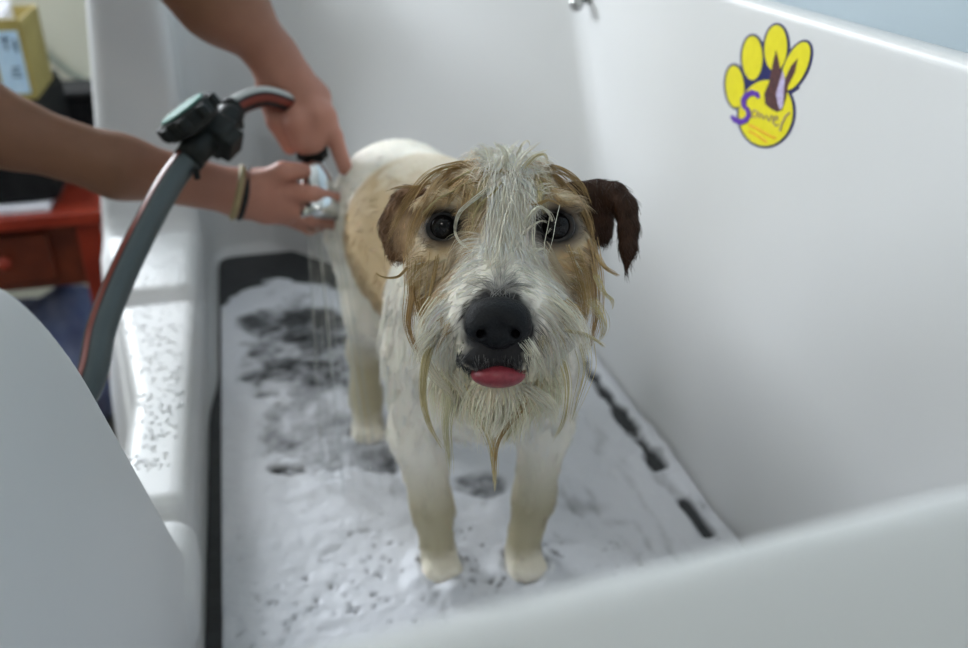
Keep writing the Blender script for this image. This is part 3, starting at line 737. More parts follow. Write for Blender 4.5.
def hair_f(P):
    d = ell(P, (-.372, TY, .918), (.094, .084, .112)); d = smin(d, cone(P, V(-.44, TY, .92), V(-.50, TY, .78), .05, .025), .03)
    d = np.maximum(d, ((P[:, 0] + .315) + (P[:, 2] - .95) * -.5) * .9)
    return d + (noise3(P * V(1, 1, .2), 120) - .5) * .004
v, f = sdf_mesh(hair_f, axis_coords([(-.56, -.24, .007)]), axis_coords([(.96, 1.20, .007)]), axis_coords([(.74, 1.05, .007)]), proj=0); add_mesh('hair', v, f, vary(mat('brown_hair', rough=.5), sc(50, 34, 24), sc(72, 50, 34), 80), per)
def shoe_f(P): return np.maximum(np.maximum(feet(P) - .008, P[:, 2] + .555), FLOOR + .001 - P[:, 2])
for ya, yb in ((.92, 1.08), (1.08, 1.24)):
    v, f = sdf_mesh(shoe_f, axis_coords([(-.68, -.42, .008)]), axis_coords([(ya, yb, .008)]), axis_coords([(-.63, -.54, .006)]), proj=0); add_mesh('shoe', v, f, M['plastic'], per)
for s in (-1, 1):
    lathe('eye', V(-.283, TY + s * .03, .912), (1, 0, 0), [(.001, -.01), (.010, -.005), (.0115, 0), (.009, .006), (.002, .0085)], vary(mat('eye_white', rough=.1), (.5, .5, .5), (.6, .6, .6), 30), per, 16)
def wristband(px, py, D, r, th, name, col, cat_, lab):
    c = A(px, py, D); ax = A(240, 193, .975) - A(120, 166, .93); Mx = frame_from(ax)
    pts = [c + Mx @ V(r * math.cos(t), r * math.sin(t), 0) for t in np.linspace(0, 2 * math.pi, 33)]
    return tube(pts, th, 10, name, vary(mat(name, rough=.6), col, tuple(q * 1.2 for q in col), 60), None, caps=False, sub=1, label=lab, cat=cat_)
wristband(237, 192.5, .973, .0272, .0036, 'bracelet', sc(150, 135, 100), 'bracelet', 'beige cord bracelet on the wrist, beside the black hair tie')
wristband(244, 193.5, .977, .0268, .0036, 'hair_tie', (.01, .01, .01), 'hair tie', 'black elastic hair tie worn round the wrist at the sprayer')

# ================================================================== THE DOG
def hw(u, v, z=0.): return atd(u, v, .53 - z * .001)
hd = ray(500, 226); hd = hd / np.linalg.norm(hd)
HX = RT.copy(); HY = np.cross(HX, hd); HZ = -hd; MH = np.stack([HX, HY, HZ], 1)
def rotz(M_, a):
    c, s = math.cos(a), math.sin(a); return np.stack([M_[:, 0] * c + M_[:, 1] * s, -M_[:, 0] * s + M_[:, 1] * c, M_[:, 2]], 1)
def head_f(P):
    d = ell(P, hw(500, 213, -48), (.045, .037, .052), MH)
    d = smin(d, ell(P, hw(500, 238, -16), (.036, .028, .028), MH), .015)
    for uu, s in ((439, -1), (565, 1)):
        d = smin(d, ell(P, hw(uu, 264, -28), (.018, .030, .032), MH), .018)
    for uu in (446, 554):
        d = smin(d, ell(P, hw(uu, 206, -2), (.016, .008, .012), MH), .008)
    d = smin(d, cone(P, hw(499, 262, -5), hw(498, 328, 34), .025, .0185), .012)
    for uu in (462, 536):
        d = smin(d, ell(P, hw(uu, 322, 8), (.019, .024, .026), MH), .014)
    for uu in (481, 515):
        d = smin(d, ell(P, hw(uu, 356, 36), (.0125, .0085, .013), MH), .006)
    d = smin(d, cone(P, hw(498, 352, -12), hw(497, 388, 18), .027, .013), .010)
    d = smin(d, ell(P, hw(497, 372, -8), (.036, .018, .022), MH), .014)
    d = smax(d, -ell(P, hw(498, 377, 38), (.016, .0035, .018), MH), .003)
    for uu in (443, 556):
        d = smax(d, -ell(P, hw(uu, 226, 10), (.0098, .0092, .014), MH), .005)
    return d
PAWS = [((.126, .650, .012), 1), ((.205, .632, .012), 1), ((.090, .893, .012), 0), ((.205, .905, .012), 0)]
def body_f(P):
    d = chain(P, [V(.180, .70, .250), V(.166, .85, .262), V(.153, .968, .258)], [.073, .078, .078], .04)
    d = smin(d, ell(P, (.179, .668, .225), (.068, .055, .085)), .03)
    d = smin(d, chain(P, [hw(500, 236, -75), V(.165, .62, .315), V(.172, .69, .27)], [.042, .055, .075], .03), .03)
    for pts, rs in (([V(.134, .700, .215), V(.117, .690, .140), V(.124, .672, .065), V(.126, .660, .022)], [.046, .026, .0180, .0165]),
                    ([V(.228, .692, .215), V(.236, .675, .140), V(.220, .655, .070), V(.206, .642, .022)], [.046, .025, .0180, .0165]),
                    ([V(.126, .970, .225), V(.114, .930, .150), V(.101, .962, .085), V(.095, .930, .035), V(.092, .905, .018)], [.060, .036, .0195, .0175, .017]),
                    ([V(.180, .970, .225), V(.190, .930, .150), V(.198, .965, .085), V(.203, .940, .035), V(.205, .918, .018)], [.060, .036, .0195, .0175, .017])):
        d = smin(d, chain(P, pts, rs, .015), .03)
    for c, fr in PAWS:
        c = V(*c)
        for k in range(4):
            o_ = (k - 1.5)
            d = smin(d, ell(P, c + V(o_ * .0085, -.010 - .003 * (1.5 - abs(o_)), 0), (.0068, .012, .0095)), .004)
        d = smin(d, ell(P, c + V(0, .004, .002), (.017, .014, .012)), .008)
    d = smin(d, chain(P, [V(.165, 1.02, .27), V(.17, 1.06, .24), V(.175, 1.075, .20)], [.018, .012, .006], .01), .015)
    d = smin(d, head_f(P), .02)
    return np.maximum(d, .0035 - P[:, 2])
def project(P):
    q = np.asarray(P, float) - CAM; z = q @ FW; return CX + FPX * (q @ RT) / z, CY - FPX * (q @ UP) / z, z
TAN, PALE, WHT, CREAM = V(*sc(198, 170, 128)), V(*sc(220, 204, 176)), V(*sc(246, 240, 228)), V(*sc(242, 231, 202))
GREYW, DARK, BRN = V(*sc(128, 126, 124)), V(*sc(34, 32, 34)), V(*sc(72, 44, 30))
def lerp(a, b, t): t = np.clip(t, 0, 1)[:, None]; return a * (1 - t) + b * t
def dog_color(P):
    P = np.asarray(P, float); n = len(P); u, v, dpt = project(P)
    na = fbm(P, 55, 3) - .5; nb = fbm(P + 7, 180, 2) - .5
    # body
    c = np.tile(WHT, (n, 1))
    patch = np.minimum.reduce([(.875 + (P[:, 2] - .25) * .25 - P[:, 1]) / .02, (P[:, 2] - .19) / .02, (P[:, 1] - .72) / .02]) + na * 1.5
    top = np.clip((P[:, 2] - .330 + na * .03) / .012, 0, 1) * .6
    body = lerp(c, TAN * .8 + PALE * .2, np.clip(patch, 0, 1)); body = lerp(body, np.tile(WHT, (n, 1)), top * (P[:, 1] > .8))
    leg = np.clip((.13 - P[:, 2]) / .06, 0, 1); body = lerp(body, np.tile(V(*sc(170, 160, 126)), (n, 1)), leg * .85 * np.clip((P[:, 2] - .012) / .02, .15, 1))
    # head
    lb = np.interp(v, [140, 170, 200, 225, 245, 262, 278, 295, 315, 345, 360], [468, 474, 492, 488, 474, 460, 450, 442, 432, 414, 395])
    rb = np.interp(v, [140, 170, 200, 225, 245, 262, 278, 295, 315, 345, 360], [532, 532, 536, 540, 542, 550, 558, 566, 578, 592, 610])
    ins = np.minimum(u - lb, rb - u) / 9. + na * 5
    tanc = lerp(np.tile(TAN, (n, 1)), np.tile(PALE, (n, 1)), .35 + nb * 2.2)
    whc = lerp(np.tile(WHT, (n, 1)), np.tile(CREAM, (n, 1)), np.clip((v - 325) / 50, 0, 1) * .85)
    hc = lerp(tanc, whc, np.clip(ins + .5, 0, 1))
    hc = lerp(hc, np.tile(GREYW, (n, 1)), np.clip(1.1 - np.abs(u - 500) / 22 - np.abs(v - 284) / 22, 0, .6) + 0 * u)
    for eu, ev, ru, rv in ((443, 227, 27, 24), (556, 226, 32, 28)):
        r = np.sqrt(((u - eu) / ru) ** 2 + ((v - ev) / rv) ** 2) + na * .3
        hc = lerp(hc, np.tile(BRN * .6 + GREYW * .12, (n, 1)), np.clip((1.15 - r) * 2.2, 0, .8)); hc = lerp(hc, np.tile(DARK * .6, (n, 1)), np.clip((.76 - r) * 6, 0, 1))
    r = np.sqrt(((u - 498) / 45) ** 2 + ((v - 327) / 46) ** 2) + nb * .2
    hc = lerp(hc, np.tile(DARK, (n, 1)), np.clip((1.0 - r) * 4, 0, 1))
    r = np.sqrt(((u - 494) / 35) ** 2 + ((v - 359) / 17) ** 2) + nb * .2
    hc = lerp(hc, np.tile(DARK, (n, 1)), np.clip((1.1 - r) * 4, 0, 1))
    ish = np.clip((.60 - P[:, 1]) / .02, 0, 1) * np.clip((P[:, 2] - .30) / .01, 0, 1)
    isn = np.clip((P[:, 1] - .56) / .02, 0, 1) * np.clip((.66 - P[:, 1]) / .02, 0, 1)
    return lerp(body, hc, ish)
dog = empty('dog', (.165, .80, 0.0105), label='wet white and tan terrier with brown ears standing in the foam, tongue tip out', cat='dog')
v, f = sdf_mesh(body_f, axis_coords([(.02, .05, .006), (.05, .28, .0026), (.28, .31, .006)]), axis_coords([(.38, .60, .0022), (.60, 1.12, .0048)]),
                axis_coords([(-.004, .30, .0045), (.30, .50, .0022)]), proj=2)
dbody = tinted(mat('dog_skin', rough=.55, spec=.3, sss=.05))
N, L, b = nodes(dbody); tc = N.new('ShaderNodeTexCoord'); nz = N.new('ShaderNodeTexNoise'); nz.inputs['Scale'].default_value = 260; nz.inputs['Detail'].default_value = 3
L.new(tc.outputs['Object'], nz.inputs['Vector']); bp = N.new('ShaderNodeBump'); bp.inputs['Strength'].default_value = .45; bp.inputs['Distance'].default_value = .0015
L.new(nz.outputs['Fac'], bp.inputs['Height']); L.new(bp.outputs['Normal'], b.inputs['Normal'])
add_mesh('body', v, f, dbody, dog, colors=dog_color(v))
BV, BF = v, f

# ---- eyes
eye_m = bpy.data.materials.new('dog_eye'); eye_m.use_nodes = True
N, L, b = nodes(eye_m); b.inputs['Roughness'].default_value = .04; b.inputs['Specular IOR Level'].default_value = .28
tc = N.new('ShaderNodeTexCoord'); gr = N.new('ShaderNodeTexNoise'); gr.inputs['Scale'].default_value = 300; L.new(tc.outputs['Object'], gr.inputs['Vector'])
cr = N.new('ShaderNodeValToRGB'); cr.color_ramp.elements[0].color = (.004, .004, .005, 1); cr.color_ramp.elements[1].color = (.012, .010, .010, 1); L.new(gr.outputs['Fac'], cr.inputs['Fac']); L.new(cr.outputs['Color'], b.inputs['Base Color'])
lid_m = mat('eyelid_skin', (.012, .010, .010), .35)
vary(lid_m, (.010, .009, .009), (.03, .022, .02), 200)
for uu, vv, R_ in ((443, 227, .0094), (556, 226, .0102)):
    c = hw(uu, vv, -4); gz = CAM - c; gz /= np.linalg.norm(gz); prof = []
    prof = [(R_ * math.sin(t), R_ * math.cos(t)) for t in np.linspace(math.pi * .98, .02, 24)]
    e = lathe('eye', c, gz, prof, eye_m, dog, 36)
    Mx = frame_from(gz, UP); pts = [c + Mx @ V(R_ * .93 * math.cos(t), R_ * .86 * math.sin(t), R_ * .52) for t in np.linspace(0, 2 * math.pi, 41)]
    tube(pts, .0017, 10, 'eyelid', lid_m, dog, caps=False, sub=1)

# ---- nose and tongue
nose_m = mat('dog_nose', (.014, .016, .020), .5, spec=.25)
N, L, b = nodes(nose_m); tc = N.new('ShaderNodeTexCoord'); vr = N.new('ShaderNodeTexVoronoi'); vr.inputs['Scale'].default_value = 900; L.new(tc.outputs['Object'], vr.inputs['Vector'])
bp = N.new('ShaderNodeBump'); bp.inputs['Strength'].default_value = .5; bp.inputs['Distance'].default_value = .0005; L.new(vr.outputs['Distance'], bp.inputs['Height']); L.new(bp.outputs['Normal'], b.inputs['Normal'])
cr = N.new('ShaderNodeValToRGB'); cr.color_ramp.elements[0].color = (.004, .0045, .006, 1); cr.color_ramp.elements[1].color = (.010, .011, .014, 1); L.new(vr.outputs['Distance'], cr.inputs['Fac']); L.new(cr.outputs['Color'], b.inputs['Base Color'])
def nose_f(P):
    d = ell(P, hw(498, 315, 46), (.0172, .0100, .0125), MH)
    for s in (-1, 1):
        d = smin(d, ell(P, hw(498 + s * 18, 327, 50), (.0086, .0082, .0085), MH), .005)
    d = smin(d, ell(P, hw(498, 338, 48), (.0080, .0065, .0085), MH), .005)
    for s in (-1, 1):
        d = smax(d, -cone(P, hw(498 + s * 14, 334, 62), hw(498 + s * 20, 333, 50), .0026, .0022), .002)
        d = smax(d, -cone(P, hw(498 + s * 21, 337, 62), hw(498 + s * 32, 340, 52), .0013, .0010), .0015)
    d = smax(d, -cone(P, hw(498, 328, 64.5), hw(498, 352, 62), .0008, .0010), .002)
    return d
g0 = hw(498, 325, 50); v, f = sdf_mesh(nose_f, *[axis_coords([(g0[a] - .028, g0[a] + .028, .0009)]) for a in range(3)], proj=1)
add_mesh('nose', v, f, nose_m, dog)
tg = vary(mat('dog_tongue', rough=.3, spec=.5, sss=.1), sc(132, 48, 58), sc(150, 60, 70), 300, 3, .4, 900, .0004)
def tongue_f(P):
    d = ell(P, hw(498, 374, 36), (.0152, .0075, .0135), MH)
    return smax(d, -cone(P, hw(498, 366, 54), hw(498, 384, 54), .0006, .0006), .002)
g0 = hw(498, 376, 38); v, f = sdf_mesh(tongue_f, *[axis_coords([(g0[a] - .022, g0[a] + .022, .0011)]) for a in range(3)], proj=1)
add_mesh('tongue', v, f, tg, dog)

# ---- ears
ear_m = tinted(mat('dog_ear', rough=.6, spec=.25))
N, L, b = nodes(ear_m); tc = N.new('ShaderNodeTexCoord'); mp_ = N.new('ShaderNodeMapping'); mp_.inputs['Scale'].default_value = (1, 1, .25); nz = N.new('ShaderNodeTexNoise'); nz.inputs['Scale'].default_value = 420; nz.inputs['Detail'].default_value = 4
L.new(tc.outputs['Object'], mp_.inputs['Vector']); L.new(mp_.outputs[0], nz.inputs['Vector']); bp = N.new('ShaderNodeBump'); bp.inputs['Strength'].default_value = .6; bp.inputs['Distance'].default_value = .0012
L.new(nz.outputs['Fac'], bp.inputs['Height']); L.new(bp.outputs['Normal'], b.inputs['Normal'])
E0 = hw(500, 226, 0)
EARS = []
def toh(P): return (np.asarray(P, np.float32) - E0.astype(np.float32)) @ MH.astype(np.float32)
def hl(u, v, z): return toh(hw(u, v, z)[None])[0]
def ear_left(P):       # at the left of the picture, tipped back so its hollow shows
    Q = toh(P) * np.array([1, 1, 1.5], np.float32); S = np.array([1, 1, 1.5])
    d = chain(Q, [hl(430, 206, -42) * S, hl(412, 208, -46) * S, hl(401, 227, -48) * S, hl(399, 248, -44) * S], [.010, .0122, .0122, .0088], .008)
    d = smin(d, chain(Q, [hl(424, 222, -44) * S, hl(408, 240, -46) * S], [.013, .010], .006), .006)
    return smax(d, -ell(Q, hl(407, 228, -34) * S, (.0085, .0165, .010)), .003) / 1.3
def ear_right(P):      # at the right of the picture, folded over with the tip hanging
    Q = toh(P) * np.array([1, 1, 1.8], np.float32); S = np.array([1, 1, 1.8])
    d = chain(Q, [hl(572, 194, -45) * S, hl(598, 193, -42) * S, hl(614, 196, -38) * S, hl(624, 208, -34) * S, hl(628, 228, -33) * S, hl(628, 248, -32) * S, hl(626, 270, -32) * S], [.0080, .0080, .0084, .0080, .0066, .0052, .0012], .004)
    d = smin(d, chain(Q, [hl(596, 205, -46) * S, hl(600, 232, -50) * S], [.013, .0085], .006), .006)
    d = smin(d, chain(Q, [hl(592, 226, -46) * S, hl(591, 252, -44) * S], [.006, .0025], .006), .004)
    return smax(d, -ell(Q, hl(604, 222, -34) * S, (.0075, .0125, .009)), .004) / 1.3
for fn, cc, kind in ((ear_left, hw(408, 228, -44), 0), (ear_right, hw(605, 228, -42), 1)):
    v, f = sdf_mesh(fn, *[axis_coords([(cc[a] - .045, cc[a] + .045, .0014)]) for a in range(3)], proj=1)
    nn = fbm(v, 150, 3)[:, None]; u_, v_, _ = project(v)
    if kind == 0:
        t = np.clip(1.3 - np.hypot((u_ - 410) / 17, (v_ - 232) / 27), 0, 1)[:, None]; col = V(*sc(112, 82, 56)) * (1 - t) + V(*sc(212, 184, 152)) * t; col = col * (.6 + .8 * nn)
    else: col = V(*sc(56, 36, 25)) * (.5 + 1. * nn) * np.ones((len(v), 3)); 
    EARS.append((v, f, col, add_mesh('ear', v, f, ear_m, dog, colors=col), fn))

# ---- fur: tapered strands gathered in wet clumps
def strand_mesh(name, R3, rad, col, mat_, parent, **k):
    """R3: (n,k,3) centre lines; rad: (n,k); col: (n,3)"""
    n, K, _ = R3.shape; T = np.gradient(R3, axis=1); T /= np.linalg.norm(T, axis=2, keepdims=True) + 1e-12
    A_ = np.cross(T, np.array([.31, .17, .93])); A_ /= np.linalg.norm(A_, axis=2, keepdims=True) + 1e-12; B_ = np.cross(T, A_)
    vs = np.stack([R3 + rad[..., None] * (A_ * math.cos(t) + B_ * math.sin(t)) for t in (0, 2.094, 4.189)], 2).reshape(-1, 3)
    base = (np.arange(n)[:, None, None] * K + np.arange(K - 1)[None, :, None]) * 3; j = np.arange(3)[None, None, :]; j2 = (j + 1) % 3
    fs = np.stack([base + j, base + j2, base + 3 + j2, base + 3 + j], -1).reshape(-1, 4)
    return add_mesh(name, vs, fs, mat_, parent, colors=np.repeat(col, K * 3, axis=0), **k)
fur_m = tinted(mat('wet_fur', rough=.42, spec=.35))
tri = np.concatenate([BF[:, [0, 1, 2]], BF[:, [0, 2, 3]]]); Pa, Pb, Pc = BV[tri[:, 0]], BV[tri[:, 1]], BV[tri[:, 2]]
ar = .5 * np.linalg.norm(np.cross(Pb - Pa, Pc - Pa), axis=1); cenf = (Pa + Pb + Pc) / 3
def flow(P):
    u, v, dd = project(P); n = len(P); d = np.tile(V(0, .75, -.66), (n, 1)); d[:, 0] += (P[:, 0] - .16) * 2
    low = P[:, 2] < .16; d[low] = V(0, .1, -1)
    chest = (P[:, 1] < .70) & (P[:, 2] < .33); d[chest] = np.stack([(P[chest, 0] - .165) * 3, P[chest, 0] * 0 + .05, P[chest, 0] * 0 - 1], 1)
    h = (P[:, 1] < .60) & (P[:, 2] > .30)
    dx = (u - 500) / 60.; dy = -(v - 250) / 60.
    g = np.stack([dx * 1.1 + np.sign(dx) * .15, dy * .6 - .25 - np.clip((v - 290) / 60, 0, 1.5), -.25 + 0 * dx], 1)
    brow = (v < 225)[:, None]; g = np.where(brow, np.stack([dx * 1.2, -.1 + dy * .35 * np.sign(210 - v), -.5 + 0 * dx], 1), g)
    bl = ((np.abs(u - 508) < 24) & (v < 250))[:, None]; g = np.where(bl, np.stack([dx * .7 + .1 * np.sin(v / 9.), -.9 + 0 * dx, .35 + 0 * dx], 1), g)
    bridge = ((np.abs(u - 500) < 50) & (v > 250) & (v < 305))[:, None]; g = np.where(bridge, np.stack([dx * 1.3, .35 - np.abs(dx) * .9, .1 + 0 * dx], 1), g)
    lip = ((np.abs(u - 496) < 36) & (v > 343) & (v < 374))[:, None]; g = np.where(lip, np.stack([dx * .6, -1 + 0 * dx, .25 + 0 * dx], 1), g)
    d[h] = (g @ MH.T)[h]
    return d / (np.linalg.norm(d, axis=1, keepdims=True) + 1e-9)
def grow(region_w, n, L0, r0, K, clumps, lift, name_col=None, jitter=.25, clump=.75):
    w_ = ar * region_w; idx = rng.choice(len(tri), n, p=w_ / w_.sum()); a_, b_ = rng.random(n), rng.random(n); m_ = a_ + b_ > 1; a_[m_], b_[m_] = 1 - a_[m_], 1 - b_[m_]
    P = Pa[idx] + a_[:, None] * (Pb - Pa)[idx] + b_[:, None] * (Pc - Pa)[idx]
    nr = grad(body_f, P); fl = flow(P) + rng.normal(0, jitter, (n, 3)) * .5; fl -= nr * (fl * nr).sum(1, keepdims=True); fl /= np.linalg.norm(fl, axis=1, keepdims=True) + 1e-9
    Ln = L0(P) * rng.uniform(.6, 1.25, n)
    kd = KDTree(clumps); ci = rng.choice(n, clumps, replace=False)
    for q, i in enumerate(ci): kd.insert(P[i], q)
    kd.balance(); near = np.array([kd.find(p)[1] for p in P]); ci = ci[near]
    t = np.linspace(0, 1, K); nse = rng.normal(0, .12, (n, 3))
    lf = lift(P)
    def curve(i): return P[i][:, None, :] + Ln[i][:, None, None] * (fl[i][:, None, :] * t[None, :, None] + nr[i][:, None, :] * (lf[i][:, None, None] * (t * (1.35 - t))[None, :, None]) + V(0, 0, -.22)[None, None, :] * (t ** 2)[None, :, None])
    C_ = curve(np.arange(n)); Cc = curve(ci); wgt = (clump * t ** 1.3)[None, :, None]
    R3 = C_ * (1 - wgt) + Cc * wgt + nse[:, None, :] * (Ln[:, None, None] * (t ** 1.5)[None, :, None]) - nr[:, None, :] * .0006
    rad = r0 * (1 - t[None, :] ** 1.5 * .85) * rng.uniform(.7, 1.3, (n, 1))
    col = dog_color(P) * rng.uniform(.92, 1.25, (n, 1)) * (1 + rng.normal(0, .03, (n, 3)))
    gu, gv, _ = project(P); lipm = (np.hypot((gu - 494) / 37, (gv - 354) / 22) < 1) & (P[:, 1] < .46)
    col[lipm] = (V(.02, .02, .022) + rng.random((lipm.sum(), 1)) ** 2.5 * V(.24, .23, .22))
    return R3, rad, np.clip(col, .004, .95)
uc, vc, dc_ = project(cenf); hm = (cenf[:, 1] < .585) & (cenf[:, 2] > .31) & (((np.hypot((uc - 443) / 19, (vc - 227) / 17) > 1) & (np.hypot((uc - 556) / 21, (vc - 226) / 18) > 1)))
hm &= ~((np.hypot((uc - 498) / 36, (vc - 325) / 27) < 1) & (cenf[:, 1] < .45)) & ~((np.hypot((uc - 498) / 25, (vc - 376) / 6) < 1))
def Lh(P):
    u, v, d = project(P); L_ = np.full(len(P), .012); L_[(v > 300)] = .016; L_[v > 370] = .022
    L_[(np.abs(u - 508) < 30) & (v < 250)] = .016; L_[(np.abs(u - 496) < 40) & (v > 290) & (v < 376)] = .0055
    L_[np.hypot((u - 443) / 32, (v - 227) / 28) < 1] = .006; L_[np.hypot((u - 556) / 34, (v - 226) / 30) < 1] = .006; return L_
def lfh(P):
    u, v, d = project(P); l = np.full(len(P), .32); l[(np.abs(u - 508) < 30) & (v < 255)] = .8; l[v > 360] = .5; return l
R3, rad, col = grow(hm * 1., 24000, Lh, .00022, 6, 2200, lfh)
strand_mesh('face_fur', R3, rad, col, fur_m, dog, kind='stuff')
bmk = (~((cenf[:, 1] < .585) & (cenf[:, 2] > .31))) & (cenf[:, 2] > .02)
R3, rad, col = grow(bmk * 1., 15000, lambda P: np.where(P[:, 2] < .15, .009, np.where(P[:, 1] < .7, .017, .012)), .00040, 5, 1600, lambda P: np.full(len(P), .22))
strand_mesh('body_fur', R3, rad, col, fur_m, dog, kind='stuff')

for k, (ev, ef, ec, eo, efn) in enumerate(EARS):
    n = 1500; fi = rng.choice(len(ef), n); P = ev[ef[fi, 0]]; cc_ = ec[ef[fi, 0]]; nr = grad(efn, P)
    fl = (-HY * .9 + HX * (-.45 if k == 0 else .15)) + rng.normal(0, .22, (n, 3)); fl -= nr * (fl * nr).sum(1, keepdims=True); fl /= np.linalg.norm(fl, axis=1, keepdims=True)
    t = np.linspace(0, 1, 5); Ln = rng.uniform(.004, .009, n)
    R3 = P[:, None] + Ln[:, None, None] * (fl[:, None] * t[None, :, None] + nr[:, None] * (.25 * t * (1.3 - t))[None, :, None]) - nr[:, None] * .0005
    strand_mesh('ear_fur', R3, .00024 * (1 - .8 * t[None]) * np.ones((n, 1)), np.clip(cc_ * rng.uniform(.6, 1.7, (n, 1)), 0, 1), fur_m, dog, kind='stuff')

# ---- long wet locks, each following the coat from where it is rooted
Ds = np.linspace(.44, .66, 111)
def surf(u, v, last):
    P = np.array([atd(u, v, D) for D in Ds], np.float32); d = body_f(P); i = int(np.argmax(d < 0))
    if d[i] >= 0 or i == 0: return last
    return float(Ds[i - 1] + (Ds[i] - Ds[i - 1]) * d[i - 1] / (d[i - 1] - d[i]))
LR, LRad, LC = [], [], []
def lock(pts, w, n, col, off=3., r=.00023, tip=.15, follow=True, curl=.0):
    last = surf(pts[0][0], pts[0][1], .52); C_ = []
    for i, (u, v_) in enumerate(pts):
        D = surf(u, v_, last) if follow else last
        if i and D - last > .02: D = last + .004
        last = D; o_ = (-2. if i == 0 else off) * .001; C_.append(atd(u, v_, D - o_))
    C_ = np.array(C_); Pe = np.vstack([2 * C_[0] - C_[1], C_, 2 * C_[-1] - C_[-2]]); Q = []
    for i in range(len(C_) - 1):
        p0, p1, p2, p3 = Pe[i:i + 4]
        for t in np.linspace(0, 1, 5, endpoint=False): Q.append(.5 * ((2 * p1) + (-p0 + p2) * t + (2 * p0 - 5 * p1 + 4 * p2 - p3) * t * t + (-p0 + 3 * p1 - 3 * p2 + p3) * t ** 3))
    Q.append(C_[-1]); Q = np.array(Q); K = len(Q); idx = np.linspace(0, K - 1, 16); Q = np.stack([np.interp(idx, np.arange(K), Q[:, a]) for a in range(3)], 1); t = np.linspace(0, 1, 16)
    prof = (1 - t) ** .8 * (1 - tip) + tip
    for j in range(int(n * 1.7)):
        o1, o2 = rng.normal(0, .5), rng.normal(0, .3); ph = rng.uniform(0, 6.28); cut = rng.uniform(.8, 1.)
        off3 = (HX * o1 + HY * o2 * .7 + HZ * o2) * (w * .00055)
        wob = np.sin(t * rng.uniform(4, 11) + ph)[:, None] * (HX * .5 + HY * .4) * (w * .00009 + .0005) * t[:, None]
        c_ = Q + off3[None] * prof[:, None] + wob; s_ = np.linspace(0, 15 * cut, 16); c_ = np.stack([np.interp(s_, np.arange(16), c_[:, a]) for a in range(3)], 1)
        LR.append(c_); LRad.append(r * (1 - .8 * t ** 2) * rng.uniform(.7, 1.3)); LC.append(np.clip(np.array(col) * rng.uniform(.75, 1.15), 0, .9))
Y1, Y2, W1 = V(*sc(214, 200, 152)), V(*sc(190, 160, 108)), V(*sc(246, 238, 218))
T1 = V(*sc(190, 158, 110))
